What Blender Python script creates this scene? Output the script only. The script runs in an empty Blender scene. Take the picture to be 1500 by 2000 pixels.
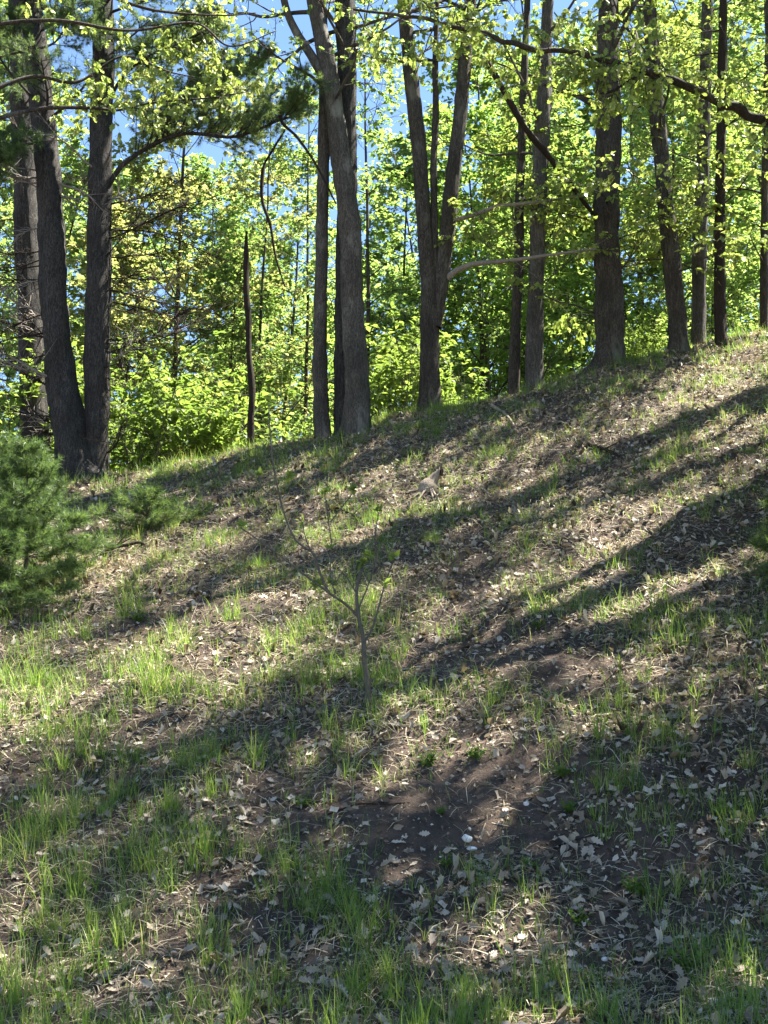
import bpy, math, random
import numpy as np
from mathutils import Vector
R = math.radians
rng = np.random.default_rng(7); random.seed(7)
scene = bpy.context.scene
col = scene.collection

# ------------------------------------------------------------------ camera, sky, sun, exposure
EYE = np.array([0.0, 0.0, 1.6]); FPX = 2500.0; PITCH = math.atan(450/FPX)
cam = bpy.data.objects.new('camera', bpy.data.cameras.new('camera')); col.objects.link(cam)
cam.location = EYE; cam.rotation_euler = (R(90)+PITCH, 0, 0)
cam.data.sensor_fit = 'VERTICAL'; cam.data.sensor_height = 36; cam.data.lens = 45
cam.data.clip_start = 0.1; cam.data.clip_end = 3000
scene.camera = cam
SUN_AZ, SUN_EL = R(25.0), R(62.0)      # azimuth measured from +x (right) towards +y (away from the camera)
SUN = np.array([math.cos(SUN_EL)*math.cos(SUN_AZ), math.cos(SUN_EL)*math.sin(SUN_AZ), math.sin(SUN_EL)])
world = bpy.data.worlds.new('World'); scene.world = world; world.use_nodes = True
wn = world.node_tree.nodes; wl = world.node_tree.links
sky = wn.new('ShaderNodeTexSky'); sky.sky_type = 'NISHITA'; sky.sun_disc = False
sky.sun_elevation = SUN_EL; sky.sun_rotation = math.pi/2 - SUN_AZ
sky.air_density = 1.0; sky.dust_density = 0.0; sky.ozone_density = 4.0
wl.new(sky.outputs[0], wn['Background'].inputs[0]); wn['Background'].inputs[1].default_value = 0.05
sl = bpy.data.lights.new('sun', 'SUN'); sl.energy = 5.0; sl.angle = R(0.55); sl.color = (1.0, 0.95, 0.86)
so = bpy.data.objects.new('sun', sl); col.objects.link(so)
so.rotation_euler = Vector(SUN).to_track_quat('Z', 'Y').to_euler(); so.location = (20, 10, 25)
vs = scene.view_settings; vs.view_transform = 'Standard'; vs.look = 'None'; vs.exposure = 2.6; vs.gamma = 1; vs.use_curve_mapping = False
scene.cycles.use_denoising = True
scene.cycles.max_bounces = 12; scene.cycles.diffuse_bounces = 8; scene.cycles.transparent_max_bounces = 4

# ------------------------------------------------------------------ helpers
FWD = np.array([0, math.cos(PITCH), math.sin(PITCH)]); UPV = np.array([0, -math.sin(PITCH), math.cos(PITCH)])
def pix(px, py, D):
    """point seen at photo pixel (px, py) at world depth y = D"""
    r = FWD + np.array([1., 0, 0])*(px-750)/FPX + UPV*(1000-py)/FPX
    return EYE + r*(D/r[1])
def proj(P):
    d = np.asarray(P) - EYE; w = d@FWD
    return 750+FPX*d[..., 0]/w, 1000-FPX*(d@UPV)/w
def nrm(v):
    v = np.asarray(v, float); return v/np.maximum(np.linalg.norm(v, axis=-1, keepdims=True), 1e-9)
_nr = np.random.default_rng(11)
_NK = _nr.normal(size=(40, 2)); _NP = _nr.uniform(0, 6.28, 40)
def noise2(x, y, scale, k0=0, n=8):
    x = np.asarray(x, float); y = np.asarray(y, float); s = 0
    for i in range(k0, k0+n):
        kx, ky = _NK[i % 40]; s = s + np.sin((kx*x+ky*y)*2.2/scale + _NP[i % 40] + 1.3*np.sin((ky*x-kx*y)*1.3/scale+_NP[(i*7) % 40]))
    return s/math.sqrt(n)

# ground: a bank rising away from the camera to a crest at y = YC that climbs to the right
YC = 19.0
_cp = np.array([(-300, 950), (0, 932), (200, 922), (300, 912), (400, 903), (490, 880), (640, 855), (720, 834), (850, 800), (1000, 765), (1050, 748), (1200, 703), (1330, 676), (1420, 662), (1500, 650), (1800, 612)], float)
_cP = np.array([pix(a, b, YC) for a, b in _cp])
def crest(x):
    z = np.interp(x, _cP[:, 0], _cP[:, 2])
    return z + 0.10
def smin(a, b, k): return -np.logaddexp(-k*a, -k*b)/k
def gz(x, y, relief=True):
    x = np.asarray(x, float); y = np.asarray(y, float)
    xc = np.clip(x, -14, 14)
    zc = crest(xc); y0 = 7.3; z0 = 0.035*xc
    m = (zc-z0)/(YC-y0)
    face = z0 + m*(y-y0)
    back = zc + 0.12 - 0.20*(y-YC)
    z = smin(face, back, 3.2)
    z = -smin(-z, -(z0+0*y), 4.0)
    z = np.where(y > YC+8, np.maximum(z, zc-4.0), z)
    if relief:
        w = np.clip((y-5)/3, 0, 1)*np.clip((30-y)/6, 0, 1)
        z = z + w*(0.045*noise2(x, y, 1.6) + 0.022*noise2(x, y*1.3, 0.55, 8) + 0.008*noise2(x, y, 0.18, 16))
        st = noise2(x*0.5, z*1.5, 0.5, 24); z = z + w*0.03*np.tanh(3*st)
    return z
def gpix(px, py, dmin=6.0, dmax=24.0):
    """ground point seen at photo pixel"""
    D = np.linspace(dmin, dmax, 1400)
    r = FWD + np.array([1., 0, 0])*(px-750)/FPX + UPV*(1000-py)/FPX
    P = EYE + r[None]*(D/r[1])[:, None]
    hit = np.where(P[:, 2] <= gz(P[:, 0], P[:, 1]))[0]
    i = hit[0] if len(hit) else 700
    p = P[i].copy(); p[2] = gz(p[0], p[1]); return p

class MB:
    def __init__(s): s.V = []; s.T = []; s.Q = []; s.A = []; s.n = 0
    def add(s, V, T=None, Q=None, tint=0.5):
        V = np.asarray(V, float).reshape(-1, 3)
        if T is not None and len(T): s.T.append(np.asarray(T).reshape(-1, 3)+s.n)
        if Q is not None and len(Q): s.Q.append(np.asarray(Q).reshape(-1, 4)+s.n)
        s.A.append(np.broadcast_to(np.asarray(tint, float), (len(V),)).copy())
        s.V.append(V); s.n += len(V); return s
    def mesh(s, name, mat, origin=(0, 0, 0), smooth=False):
        V = np.concatenate(s.V)-np.asarray(origin, float); A = np.concatenate(s.A)
        T = np.concatenate(s.T) if s.T else np.zeros((0, 3), int); Q = np.concatenate(s.Q) if s.Q else np.zeros((0, 4), int)
        me = bpy.data.meshes.new(name)
        me.vertices.add(len(V)); me.vertices.foreach_set('co', V.astype(np.float32).ravel())
        lv = np.concatenate([T.ravel(), Q.ravel()]).astype(np.int32)
        tot = np.concatenate([np.full(len(T), 3), np.full(len(Q), 4)]).astype(np.int32)
        me.loops.add(len(lv)); me.loops.foreach_set('vertex_index', lv)
        me.polygons.add(len(tot)); me.polygons.foreach_set('loop_start', (np.cumsum(tot)-tot).astype(np.int32))
        me.polygons.foreach_set('loop_total', tot)
        if smooth: me.polygons.foreach_set('use_smooth', np.ones(len(tot), bool))
        at = me.attributes.new('tint', 'FLOAT', 'POINT'); at.data.foreach_set('value', A.astype(np.float32))
        me.update(calc_edges=True)
        if mat: me.materials.append(mat)
        return me
    def build(s, name, mat, parent=None, origin=(0, 0, 0), smooth=False, link=True):
        o = bpy.data.objects.new(name, s.mesh(name, mat, origin, smooth)); col.objects.link(o)
        if parent: o.parent = parent
        else: o.location = origin
        return o
def tag(o, label=None, cat=None, group=None, kind=None):
    if label: o['label'] = label
    if cat: o['category'] = cat
    if group: o['group'] = group
    if kind: o['kind'] = kind
    return o
def thing(name, label, cat, loc, group=None):
    o = bpy.data.objects.new(name, None); col.objects.link(o); o.location = loc; o.empty_display_size = 0.2
    return tag(o, label, cat, group)
def copy_tree(o, parent=None):
    c = o.copy(); col.objects.link(c); c.parent = parent
    for ch in list(o.children): copy_tree(ch, c)
    return c

def spline(P, n):
    P = np.asarray(P, float); m = len(P)
    if m < 3: return np.array([P[0]+(P[-1]-P[0])*t for t in np.linspace(0, 1, n)])
    E = np.vstack([2*P[0]-P[1], P, 2*P[-1]-P[-2]]); t = np.linspace(0, m-1-1e-6, n); i = t.astype(int); u = (t-i)[:, None]
    a, b, c, d = E[i], E[i+1], E[i+2], E[i+3]
    return 0.5*((2*b)+(-a+c)*u+(2*a-5*b+4*c-d)*u**2+(-a+3*b-3*c+d)*u**3)
def tube(mb, P, r, sides=8, tint=0.5, rough=0.0, cap=True, roots=None):
    """tube along P with radii r; rough = relative bark relief"""
    P = np.asarray(P, float); n = len(P); r = np.broadcast_to(np.asarray(r, float), (n,))
    t = nrm(np.gradient(P, axis=0)); ref = np.array([0, 1., 0]) if abs(t[0][1]) < 0.8 else np.array([1., 0, 0])
    a = np.zeros((n, 3)); a[0] = nrm(np.cross(t[0], ref))
    for i in range(1, n): a[i] = nrm(a[i-1]-t[i]*np.dot(a[i-1], t[i]))
    b = np.cross(t, a); th = np.linspace(0, 2*math.pi, sides, endpoint=False)
    rr = np.repeat(r[:, None], sides, 1)
    if rough > 0:
        L = np.concatenate([[0], np.cumsum(np.linalg.norm(np.diff(P, axis=0), axis=1))])[:, None]; ph = random.uniform(0, 50)
        T = np.broadcast_to(th[None], (n, sides)); rm = float(r.mean())
        fx = np.cos(T)*rm*1.0+ph; fy = np.sin(T)*rm*1.0
        g = noise2(fx+fy*0.5+0.6*np.sin(T), L*0.30+0*T+0.5*fy, 0.07, 3, 9)
        h = noise2(np.cos(T)*0.5+ph+np.sin(T)*0.3, L+0*T+np.sin(T), 1.1, 20)
        rr = rr*(1+rough*np.clip(g, -1.6, 1.6)*0.55+rough*0.55*h)
    if roots is not None:      # buttress lobes where the roots leave the trunk; roots = height of the ground on the path
        L = np.concatenate([[0], np.cumsum(np.linalg.norm(np.diff(P, axis=0), axis=1))])[:, None]; ph = random.uniform(0, 6)
        lobe = np.clip(np.cos(th*2.5+ph+.6*np.sin(th)), 0, 1)**1.5+.6*np.clip(np.cos(th*4+ph*2), 0, 1)**2
        rr = rr*(1+.75*lobe[None]*np.exp(-np.maximum(L-roots+.12, 0)/.13))
    V = P[:, None]+rr[:, :, None]*(np.cos(th)[None, :, None]*a[:, None]+np.sin(th)[None, :, None]*b[:, None])
    i = np.arange(n-1)[:, None]*sides; j = np.arange(sides)[None]; k = (j+1) % sides
    Q = np.stack([i+j, i+k, i+sides+k, i+sides+j], -1).reshape(-1, 4)
    V = V.reshape(-1, 3); T3 = None
    if cap:
        V = np.vstack([V, P[-1]]); e = (n-1)*sides
        T3 = np.stack([e+np.arange(sides), e+(np.arange(sides)+1) % sides, np.full(sides, n*sides)], -1)
    mb.add(V, T3, Q, tint)
def twigs(mb, S, Dv, L, r, tint=0.5, bend=None, seg=3):
    """many thin 3-sided twigs at once"""
    S = np.asarray(S, float); N = len(S); Dv = nrm(Dv); L = np.broadcast_to(L, (N,)); r = np.broadcast_to(r, (N,))
    u = nrm(np.cross(Dv, np.array([0.3, 0.5, 0.8]))); w = np.cross(Dv, u)
    bend = np.zeros((N, 3)) if bend is None else bend
    V = []
    for s in range(seg+1):
        f = s/seg; c = S+Dv*(L*f)[:, None]+bend*(f*f)
        for k in range(3):
            a = k*2.094; V.append(c+(u*math.cos(a)+w*math.sin(a))*(r*(1-0.75*f))[:, None])
    V = np.stack(V, 1); base = np.arange(N)[:, None]*(3*(seg+1)); Q = []
    for s in range(seg):
        for k in range(3):
            q = np.array([s*3+k, s*3+(k+1) % 3, s*3+3+(k+1) % 3, s*3+3+k]); Q.append(base+q[None])
    mb.add(V.reshape(-1, 3), None, np.stack(Q, 1).reshape(-1, 4), tint)
    return S+Dv*L[:, None]+bend
# leaf templates: x along the leaf, y across, z up
def leaf_tpl(kind):
    if kind == 'simple':
        V = [(0, 0, 0), (.42, .36, .07), (1, 0, -.06), (.42, -.36, .07), (.45, 0, 0)]
        return np.array(V), np.array([(0, 4, 1), (1, 4, 2), (0, 3, 4), (4, 3, 2)])
    if kind == 'ovate':
        V = [(0, 0, 0), (.25, .22, .05), (.6, .25, .05), (1, 0, -.10), (.6, -.25, .05), (.25, -.22, .05), (.3, 0, 0), (.65, 0, -.01)]
        return np.array(V), np.array([(0, 6, 1), (1, 6, 7), (1, 7, 2), (2, 7, 3), (0, 5, 6), (6, 5, 7), (5, 4, 7), (4, 3, 7)])
    up = [(.10, .03), (.22, .15), (.31, .10), (.42, .27), (.53, .15), (.66, .29), (.74, .16), (.86, .19), (.92, .08)]
    V = [(0, 0, 0)]; mid = []
    for x, y in up: V.append((x, y, .30*y+.05*math.sin(6*x)))
    V.append((1, 0, -.05))
    for x, y in reversed(up): V.append((x, -y, .30*y+.05*math.sin(6*x+1)))
    n = len(V); V += [(.3, 0, -.02), (.6, 0, 0)]
    T = []
    for i in range(n):
        j = (i+1) % n; c = n if (V[i][0]+V[j][0])/2 < .46 else n+1
        T.append((i, c, j))
    # two wedges that join the two midrib points
    T += [(n, n+1, 4), (n, n-4, n+1)]
    return np.array(V, float), np.array(T)
TPL = {k: leaf_tpl(k) for k in ('simple', 'ovate', 'oak')}
for q in range(4):      # crumpled dead leaves: ragged outline, buckled blade
    g_ = np.random.default_rng(300+q); a_ = np.linspace(0, 6.283, 8, endpoint=False); r_ = np.where(np.arange(8) % 2, .52, .33)*g_.uniform(.75, 1.2, 8)
    V_ = np.stack([.45+r_*np.cos(a_)*1.05, r_*np.sin(a_)*.72, g_.normal(.06, .09, 8)], -1); V_ = np.vstack([V_, [[.45, 0, 0]]])
    TPL['crumple%d' % q] = (V_, np.array([(i, (i+1) % 8, 8) for i in range(8)]))
def leaves(mb, pos, d, nv, size, kind, tint, curl=0.0):
    V0, T0 = TPL[kind]; N = len(pos); d = nrm(d); s = nrm(np.cross(nv, d)); nn = np.cross(d, s)
    size = np.broadcast_to(size, (N,))[:, None, None]
    z = V0[None, :, 2]+np.broadcast_to(curl, (N,))[:, None]*(V0[None, :, 0]**2*0.6+np.abs(V0[None, :, 1])*1.2)
    V = pos[:, None]+size*(V0[None, :, 0:1]*d[:, None]+V0[None, :, 1:2]*s[:, None]+z[..., None]*nn[:, None])
    T = (T0[None]+np.arange(N)[:, None, None]*len(V0)).reshape(-1, 3)
    mb.add(V.reshape(-1, 3), T, None, np.repeat(np.broadcast_to(tint, (N,)), len(V0)))
def needles(mb, S, A, n, length, w=0.0011, spread=0.75, tint=0.5):
    """needle brush: n needles from every point S round the axis A"""
    S = np.repeat(S, n, 0); A = nrm(np.repeat(A, n, 0)); N = len(S)
    d = nrm(A*rng.uniform(.35, 1.2, (N, 1))+spread*nrm(rng.normal(size=(N, 3)))+np.array([0, 0, .08]))
    L = length*rng.uniform(.7, 1.15, N); u = nrm(np.cross(d, rng.normal(size=(N, 3))))*w
    tip = S+d*L[:, None]-np.array([0, 0, 1.])*(L*0.10)[:, None]
    V = np.stack([S-u*1.15, S+u*1.15, tip], 1).reshape(-1, 3)
    tt = np.repeat(np.clip((np.repeat(tint, n) if np.ndim(tint) else tint)+rng.normal(0, .12, N), 0, 1), 3)
    mb.add(V, np.arange(N*3).reshape(-1, 3), None, tt)

# ------------------------------------------------------------------ materials
def new_mat(name):
    m = bpy.data.materials.new(name); m.use_nodes = True; nt = m.node_tree
    return m, nt, nt.nodes['Principled BSDF'], nt.nodes['Material Output']
def ramp(nt, stops, fac):
    n = nt.nodes.new('ShaderNodeValToRGB'); e = n.color_ramp.elements
    while len(e) < len(stops): e.new(0.5)
    for k, (p, c) in enumerate(stops): e[k].position = p; e[k].color = (*c, 1)
    if fac is not None: nt.links.new(fac, n.inputs[0])
    return n.outputs[0]
def attr(nt, name='tint'):
    n = nt.nodes.new('ShaderNodeAttribute'); n.attribute_name = name; return n.outputs['Fac']
def mathn(nt, op, a, b, clamp=False):
    n = nt.nodes.new('ShaderNodeMath'); n.operation = op; n.use_clamp = clamp
    for i, v in enumerate((a, b)):
        if isinstance(v, (int, float)): n.inputs[i].default_value = v
        else: nt.links.new(v, n.inputs[i])
    return n.outputs[0]
def mixc(nt, fac, a, b, mode='MIX'):
    n = nt.nodes.new('ShaderNodeMix'); n.data_type = 'RGBA'; n.blend_type = mode
    for i, v in ((0, fac), (6, a), (7, b)):
        if isinstance(v, (int, float)): n.inputs[i].default_value = v
        elif isinstance(v, tuple): n.inputs[i].default_value = (*v, 1)
        else: nt.links.new(v, n.inputs[i])
    return n.outputs[2]
def noise_tex(nt, scale, detail=4, vec=None, rough=.55, dist=0):
    n = nt.nodes.new('ShaderNodeTexNoise'); n.inputs['Scale'].default_value = scale; n.inputs['Detail'].default_value = detail
    n.inputs['Roughness'].default_value = rough; n.inputs['Distortion'].default_value = dist
    if vec is not None: nt.links.new(vec, n.inputs['Vector'])
    return n.outputs['Fac']
def coords(nt, sx=1, sy=1, sz=1, which='Object'):
    t = nt.nodes.new('ShaderNodeTexCoord'); m = nt.nodes.new('ShaderNodeMapping'); m.inputs['Scale'].default_value = (sx, sy, sz)
    nt.links.new(t.outputs[which], m.inputs[0]); return m.outputs[0]
def leaf_mat(name, stops, trans=0.5, objvar=0.25, rough=.45, gloss=.35, tgain=1.6):
    m, nt, p, out = new_mat(name)
    f = attr(nt)
    if objvar:
        oi = nt.nodes.new('ShaderNodeObjectInfo')
        f = mathn(nt, 'ADD', f, mathn(nt, 'MULTIPLY', mathn(nt, 'SUBTRACT', oi.outputs['Random'], .5), objvar), True)
    c = ramp(nt, stops, f); nt.links.new(c, p.inputs['Base Color']); p.inputs['Roughness'].default_value = rough
    p.inputs['Specular IOR Level'].default_value = gloss
    tr = nt.nodes.new('ShaderNodeBsdfTranslucent'); nt.links.new(mixc(nt, 1.0, c, (tgain, tgain*1.0, tgain*.65), 'MULTIPLY'), tr.inputs[0])
    mx = nt.nodes.new('ShaderNodeMixShader'); mx.inputs[0].default_value = trans
    nt.links.new(p.outputs[0], mx.inputs[1]); nt.links.new(tr.outputs[0], mx.inputs[2]); nt.links.new(mx.outputs[0], out.inputs[0])
    return m
def bark_mat(name, dark, light, lichen=None, vscale=1.0, bump=.6):
    m, nt, p, out = new_mat(name)
    v = coords(nt, 9*vscale, 9*vscale, 1.25*vscale)
    a = noise_tex(nt, 2.6, 7, v, .68, 1.6); ridge = noise_tex(nt, 5.5, 3, v, .5, 2.5); fine = noise_tex(nt, 45, 5, coords(nt, 1, 1, .5), .7); big = noise_tex(nt, 1.6, 5, coords(nt, 1.6, 1.6, .7), .65)
    fur = ramp(nt, [(.36, (1, 1, 1)), (.5, (0, 0, 0)), (.64, (1, 1, 1))], ridge)
    hgt = mathn(nt, 'ADD', mathn(nt, 'MULTIPLY', fur, .35), a)
    c = ramp(nt, [(.45, dark), (.95, light)], hgt)
    c = mixc(nt, ramp(nt, [(.40, (0, 0, 0)), (.75, (.8, .8, .8))], fine), c, dark)
    c = mixc(nt, ramp(nt, [(.35, (.6, .6, .6)), (.55, (0, 0, 0))], big), c, dark)
    if lichen: c = mixc(nt, ramp(nt, [(.56, (0, 0, 0)), (.70, (.8, .8, .8))], big), c, lichen)
    nt.links.new(c, p.inputs['Base Color']); p.inputs['Roughness'].default_value = .92; p.inputs['Specular IOR Level'].default_value = .2
    b = nt.nodes.new('ShaderNodeBump'); b.inputs['Strength'].default_value = bump; b.inputs['Distance'].default_value = .035
    nt.links.new(mathn(nt, 'ADD', hgt, mathn(nt, 'MULTIPLY', fine, .35)), b.inputs['Height']); nt.links.new(b.outputs[0], p.inputs['Normal'])
    return m
M = {}
M['oak_bark'] = bark_mat('oak_bark', (.028, .023, .018), (.175, .15, .118), (.19, .18, .14))
M['maple_bark'] = bark_mat('maple_bark', (.036, .031, .026), (.235, .21, .172), (.28, .265, .225), 1.2, .5)
M['pine_bark'] = bark_mat('pine_bark', (.022, .02, .018), (.165, .15, .132), None, 1.1, .8)
M['dead_wood'] = bark_mat('dead_wood', (.17, .145, .12), (.46, .41, .35), None, 1.6, .3)
M['dark_wood'] = bark_mat('dark_wood', (.018, .013, .01), (.075, .053, .038), None, 1.6, .4)
M['young_stem'] = bark_mat('young_stem', (.07, .065, .05), (.22, .20, .15), None, 2.5, .2)
M['snag_wood'] = bark_mat('snag_wood', (.2, .155, .11), (.58, .49, .38), None, 2.0, .5)
M['leaf_bg'] = leaf_mat('spring_leaf', [(0, (.10, .175, .05)), (.5, (.18, .26, .085)), (1, (.28, .34, .14))], .62, .4, .55, .2, 1.5)
M['leaf_gold'] = leaf_mat('golden_leaf', [(0, (.14, .175, .065)), (.5, (.22, .245, .105)), (1, (.31, .30, .15))], .6, .25, .55, .2, 1.45)
M['leaf_deep'] = leaf_mat('deep_leaf', [(0, (.09, .155, .04)), (.5, (.155, .235, .065)), (1, (.23, .31, .095))], .64, .25, .55, .2, 1.6)
M['leaf_oak'] = leaf_mat('new_oak_leaf', [(0, (.13, .19, .04)), (.5, (.22, .28, .075)), (1, (.35, .385, .15))], .45, tgain=1.5)
M['leaf_bush'] = leaf_mat('bush_leaf', [(0, (.095, .155, .035)), (.5, (.16, .23, .055)), (1, (.24, .30, .09))], .55, .25, .5, .25, 1.45)
M['needle'] = leaf_mat('pine_needle', [(0, (.045, .085, .03)), (.5, (.105, .165, .055)), (1, (.25, .31, .10))], .38, .1)
M['needle_dark'] = leaf_mat('old_pine_needle', [(0, (.045, .08, .032)), (.5, (.11, .165, .062)), (1, (.23, .29, .11))], .42, .1)
M['grass'] = leaf_mat('grass_blade', [(0, (.055, .11, .025)), (.5, (.145, .23, .05)), (.8, (.24, .31, .08)), (1, (.40, .36, .20))], .48, 0, tgain=1.6)
M['straw'] = leaf_mat('dry_straw', [(0, (.17, .125, .08)), (.5, (.41, .335, .22)), (1, (.66, .59, .42))], .25, 0, .6, .2, 1.0)
M['litter'] = leaf_mat('dead_leaf', [(0, (.065, .047, .033)), (.35, (.205, .16, .115)), (.7, (.385, .325, .245)), (1, (.56, .49, .39))], .15, .3, .6, .25, 1.0)
def soil_mat():
    m, nt, p, out = new_mat('soil')
    g = coords(nt); a = noise_tex(nt, .9, 6, g); b = noise_tex(nt, 9, 8, g, .7); c = noise_tex(nt, 70, 5, g, .7)
    k = mixc(nt, ramp(nt, [(.35, (0, 0, 0)), (.65, (1, 1, 1))], a), (.085, .064, .05), (.15, .108, .08))
    k = mixc(nt, ramp(nt, [(.42, (0, 0, 0)), (.62, (1, 1, 1))], b), k, (.055, .043, .035))
    k = mixc(nt, ramp(nt, [(.62, (0, 0, 0)), (.72, (1, 1, 1))], c), k, (.25, .19, .14))
    nt.links.new(k, p.inputs['Base Color']); p.inputs['Roughness'].default_value = .95; p.inputs['Specular IOR Level'].default_value = .15
    bp = nt.nodes.new('ShaderNodeBump'); bp.inputs['Strength'].default_value = 1.0; bp.inputs['Distance'].default_value = .05
    nt.links.new(mathn(nt, 'ADD', b, mathn(nt, 'MULTIPLY', c, .5)), bp.inputs['Height']); nt.links.new(bp.outputs[0], p.inputs['Normal'])
    return m
M['soil'] = soil_mat()
def stone_mat():
    m, nt, p, out = new_mat('white_stone')
    a = noise_tex(nt, 14, 5, coords(nt)); c = ramp(nt, [(.3, (.42, .40, .37)), (.6, (.74, .73, .70))], a)
    nt.links.new(c, p.inputs['Base Color']); p.inputs['Roughness'].default_value = .7
    bp = nt.nodes.new('ShaderNodeBump'); bp.inputs['Strength'].default_value = .4; bp.inputs['Distance'].default_value = .01
    nt.links.new(noise_tex(nt, 60, 4, coords(nt)), bp.inputs['Height']); nt.links.new(bp.outputs[0], p.inputs['Normal'])
    return m
M['stone'] = stone_mat()

# ------------------------------------------------------------------ ground
def dense(lo, hi, step, far, growth=1.25):
    a = list(np.arange(lo, hi+1e-6, step)); s = step
    while a[-1] < far: s *= growth; a.append(a[-1]+s)
    return a
xs = dense(0, 6.4, .055, 400); xs = np.array([-v for v in reversed(xs[1:])]+xs)
yr = dense(0, 14.0, .055, 500); yl = dense(0, 0.1, .055, 120)
ys = np.array([7-v for v in reversed(yl[1:])]+[7+v for v in yr])
X, Y = np.meshgrid(xs, ys); Z = gz(X, Y)
nx, ny = len(xs), len(ys); ii = (np.arange(ny-1)[:, None]*nx+np.arange(nx-1)[None]).ravel()
gmb = MB().add(np.stack([X, Y, Z], -1), None, np.stack([ii, ii+1, ii+nx+1, ii+nx], -1))
ground = gmb.build('ground', M['soil'], smooth=True); tag(ground, 'brown leaf-strewn earth bank rising to the right', kind='structure')

# ------------------------------------------------------------------ trees: shared builders
def pxpath(pts, D, dD=None):
    """photo pixels -> points; D depth or list"""
    Ds = D if isinstance(D, (list, tuple)) else [D]*len(pts)
    return np.array([pix(p[0], p[1], d) for p, d in zip(pts, Ds)])
def pxr(w, D): return 0.5*w*D/FPX*1.03
def grow(S, d, L, n=10, wig=.12, up=0.0, rg=rng):
    """wandering path"""
    P = [np.array(S, float)]; d = nrm(np.array(d, float)); h = L/(n-1)
    for i in range(n-1):
        d = nrm(d+rg.normal(0, wig, 3)+np.array([0, 0, up/n])); P.append(P[-1]+d*h)
    return np.array(P)
def branch_system(S, d, L, r0, rg, nsub=7, up=.3, wig=.14, sublen=.45, flat=.5, n=10):
    """a limb with side branches; returns list of (path, radii) and the fine side branches"""
    P = grow(S, d, L, n, wig, up, rg); rad = r0*(1-.82*np.linspace(0, 1, n)**.8)
    subs = []
    for k in range(nsub):
        f = .22+.78*(k+rg.uniform(0, .8))/nsub; f = min(f, .99); i = min(int(f*(n-1)), n-2); b = P[i]+(P[i+1]-P[i])*(f*(n-1)-i)
        t = nrm(P[i+1]-P[i]); side = nrm(np.cross(t, [0, 0, 1.])+1e-3)*(1 if k % 2 else -1)
        dd = nrm(t*.8+side*.9+np.array([0, 0, rg.normal(.1, flat)]))
        Ls = L*sublen*(1-.55*f)*rg.uniform(.7, 1.25)
        subs.append((b, dd, Ls, max(rad[i]*.5, .004)))
    return (P, rad), subs
def leaf_spray(wood, crown, subs, rg, size, kind, ntw=6, nleaf=6, droop=.35, tint0=.5, tw=.30, hang=0.0):
    """twigs on every side branch, leaves along the twigs in loose flat layers"""
    S = []; D = []; L = []
    for b, dd, Ls, r in subs:
        P = grow(b, dd, Ls, 7, .13, .15, rg); tube(wood, P, np.linspace(r, .003, 7), 4, .5)
        f = rg.uniform(.15, 1, ntw)*6; i = np.minimum(f.astype(int), 5); S.append(P[i]+(P[i+1]-P[i])*(f-i)[:, None])
        t = nrm(P[i+1]-P[i]); sd = np.cross(t, [0, 0, 1.])*rg.choice([-1, 1], ntw)[:, None]
        D.append(nrm(t*.7+sd*rg.uniform(.2, 1, (ntw, 1))+rg.normal(0, .25, (ntw, 3)))); L.append(tw*rg.uniform(.5, 1.2, ntw))
    if not S: return
    S = np.concatenate(S); D = np.concatenate(D); L = np.concatenate(L); N = len(S)
    bend = np.zeros((N, 3)); bend[:, 2] = -L*.15
    twigs(wood, S, D, L, .0032, .5, bend, 1)
    f = rg.uniform(.25, 1.05, (N, nleaf)); pos = S[:, None]+D[:, None]*(L[:, None]*f)[..., None]+bend[:, None]*(f**2)[..., None]
    ld = nrm(D[:, None]*.8+rg.normal(0, .65, (N, nleaf, 3))*np.array([1, 1, .5])+np.array([0, 0, -droop-hang]))
    nv = np.array([0, 0, 1.])*(1-min(hang, .8))+rg.normal(0, .29+.4*hang, (N, nleaf, 3))
    c = np.repeat(np.clip(tint0+rg.normal(0, .16, (N, 1)), 0, 1), nleaf, 1)+rg.normal(0, .10, (N, nleaf))
    leaves(crown, pos.reshape(-1, 3), ld.reshape(-1, 3), nv.reshape(-1, 3), size*rg.uniform(.45, 1.3, N*nleaf), kind, np.clip(c.ravel(), 0, 1))
def trunk_mesh(pts, widths, D, root_flare=1.35, step=.09, sides=22, rough=.10, ground_foot=False):
    P = pxpath(pts, D)
    if ground_foot:
        g = float(gz(P[0][0], P[0][1])); f0 = P[0].copy(); f0[2] = min(g, P[0][2])-.30; P = np.vstack([f0, P]); widths = [widths[0]*1.12]+list(widths)
    n = max(int(np.linalg.norm(np.diff(P, axis=0), axis=1).sum()/step), 8)
    Q = spline(P, n); s0 = np.linspace(0, 1, len(widths))
    Dm = D if not isinstance(D, (list, tuple)) else D[0]
    rad = np.interp(np.linspace(0, 1, n), s0, [pxr(w, Dm) for w in widths])
    L = np.linspace(0, 1, n)*np.linalg.norm(np.diff(Q, axis=0), axis=1).sum()
    rad = rad*(1+(root_flare-1)*np.exp(-np.maximum(L-(.3 if ground_foot else 0), 0)/.22))
    mb = MB(); tube(mb, Q, rad, sides, .5, rough, roots=.3 if ground_foot and root_flare > 1.12 else None); return mb, Q, rad

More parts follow.
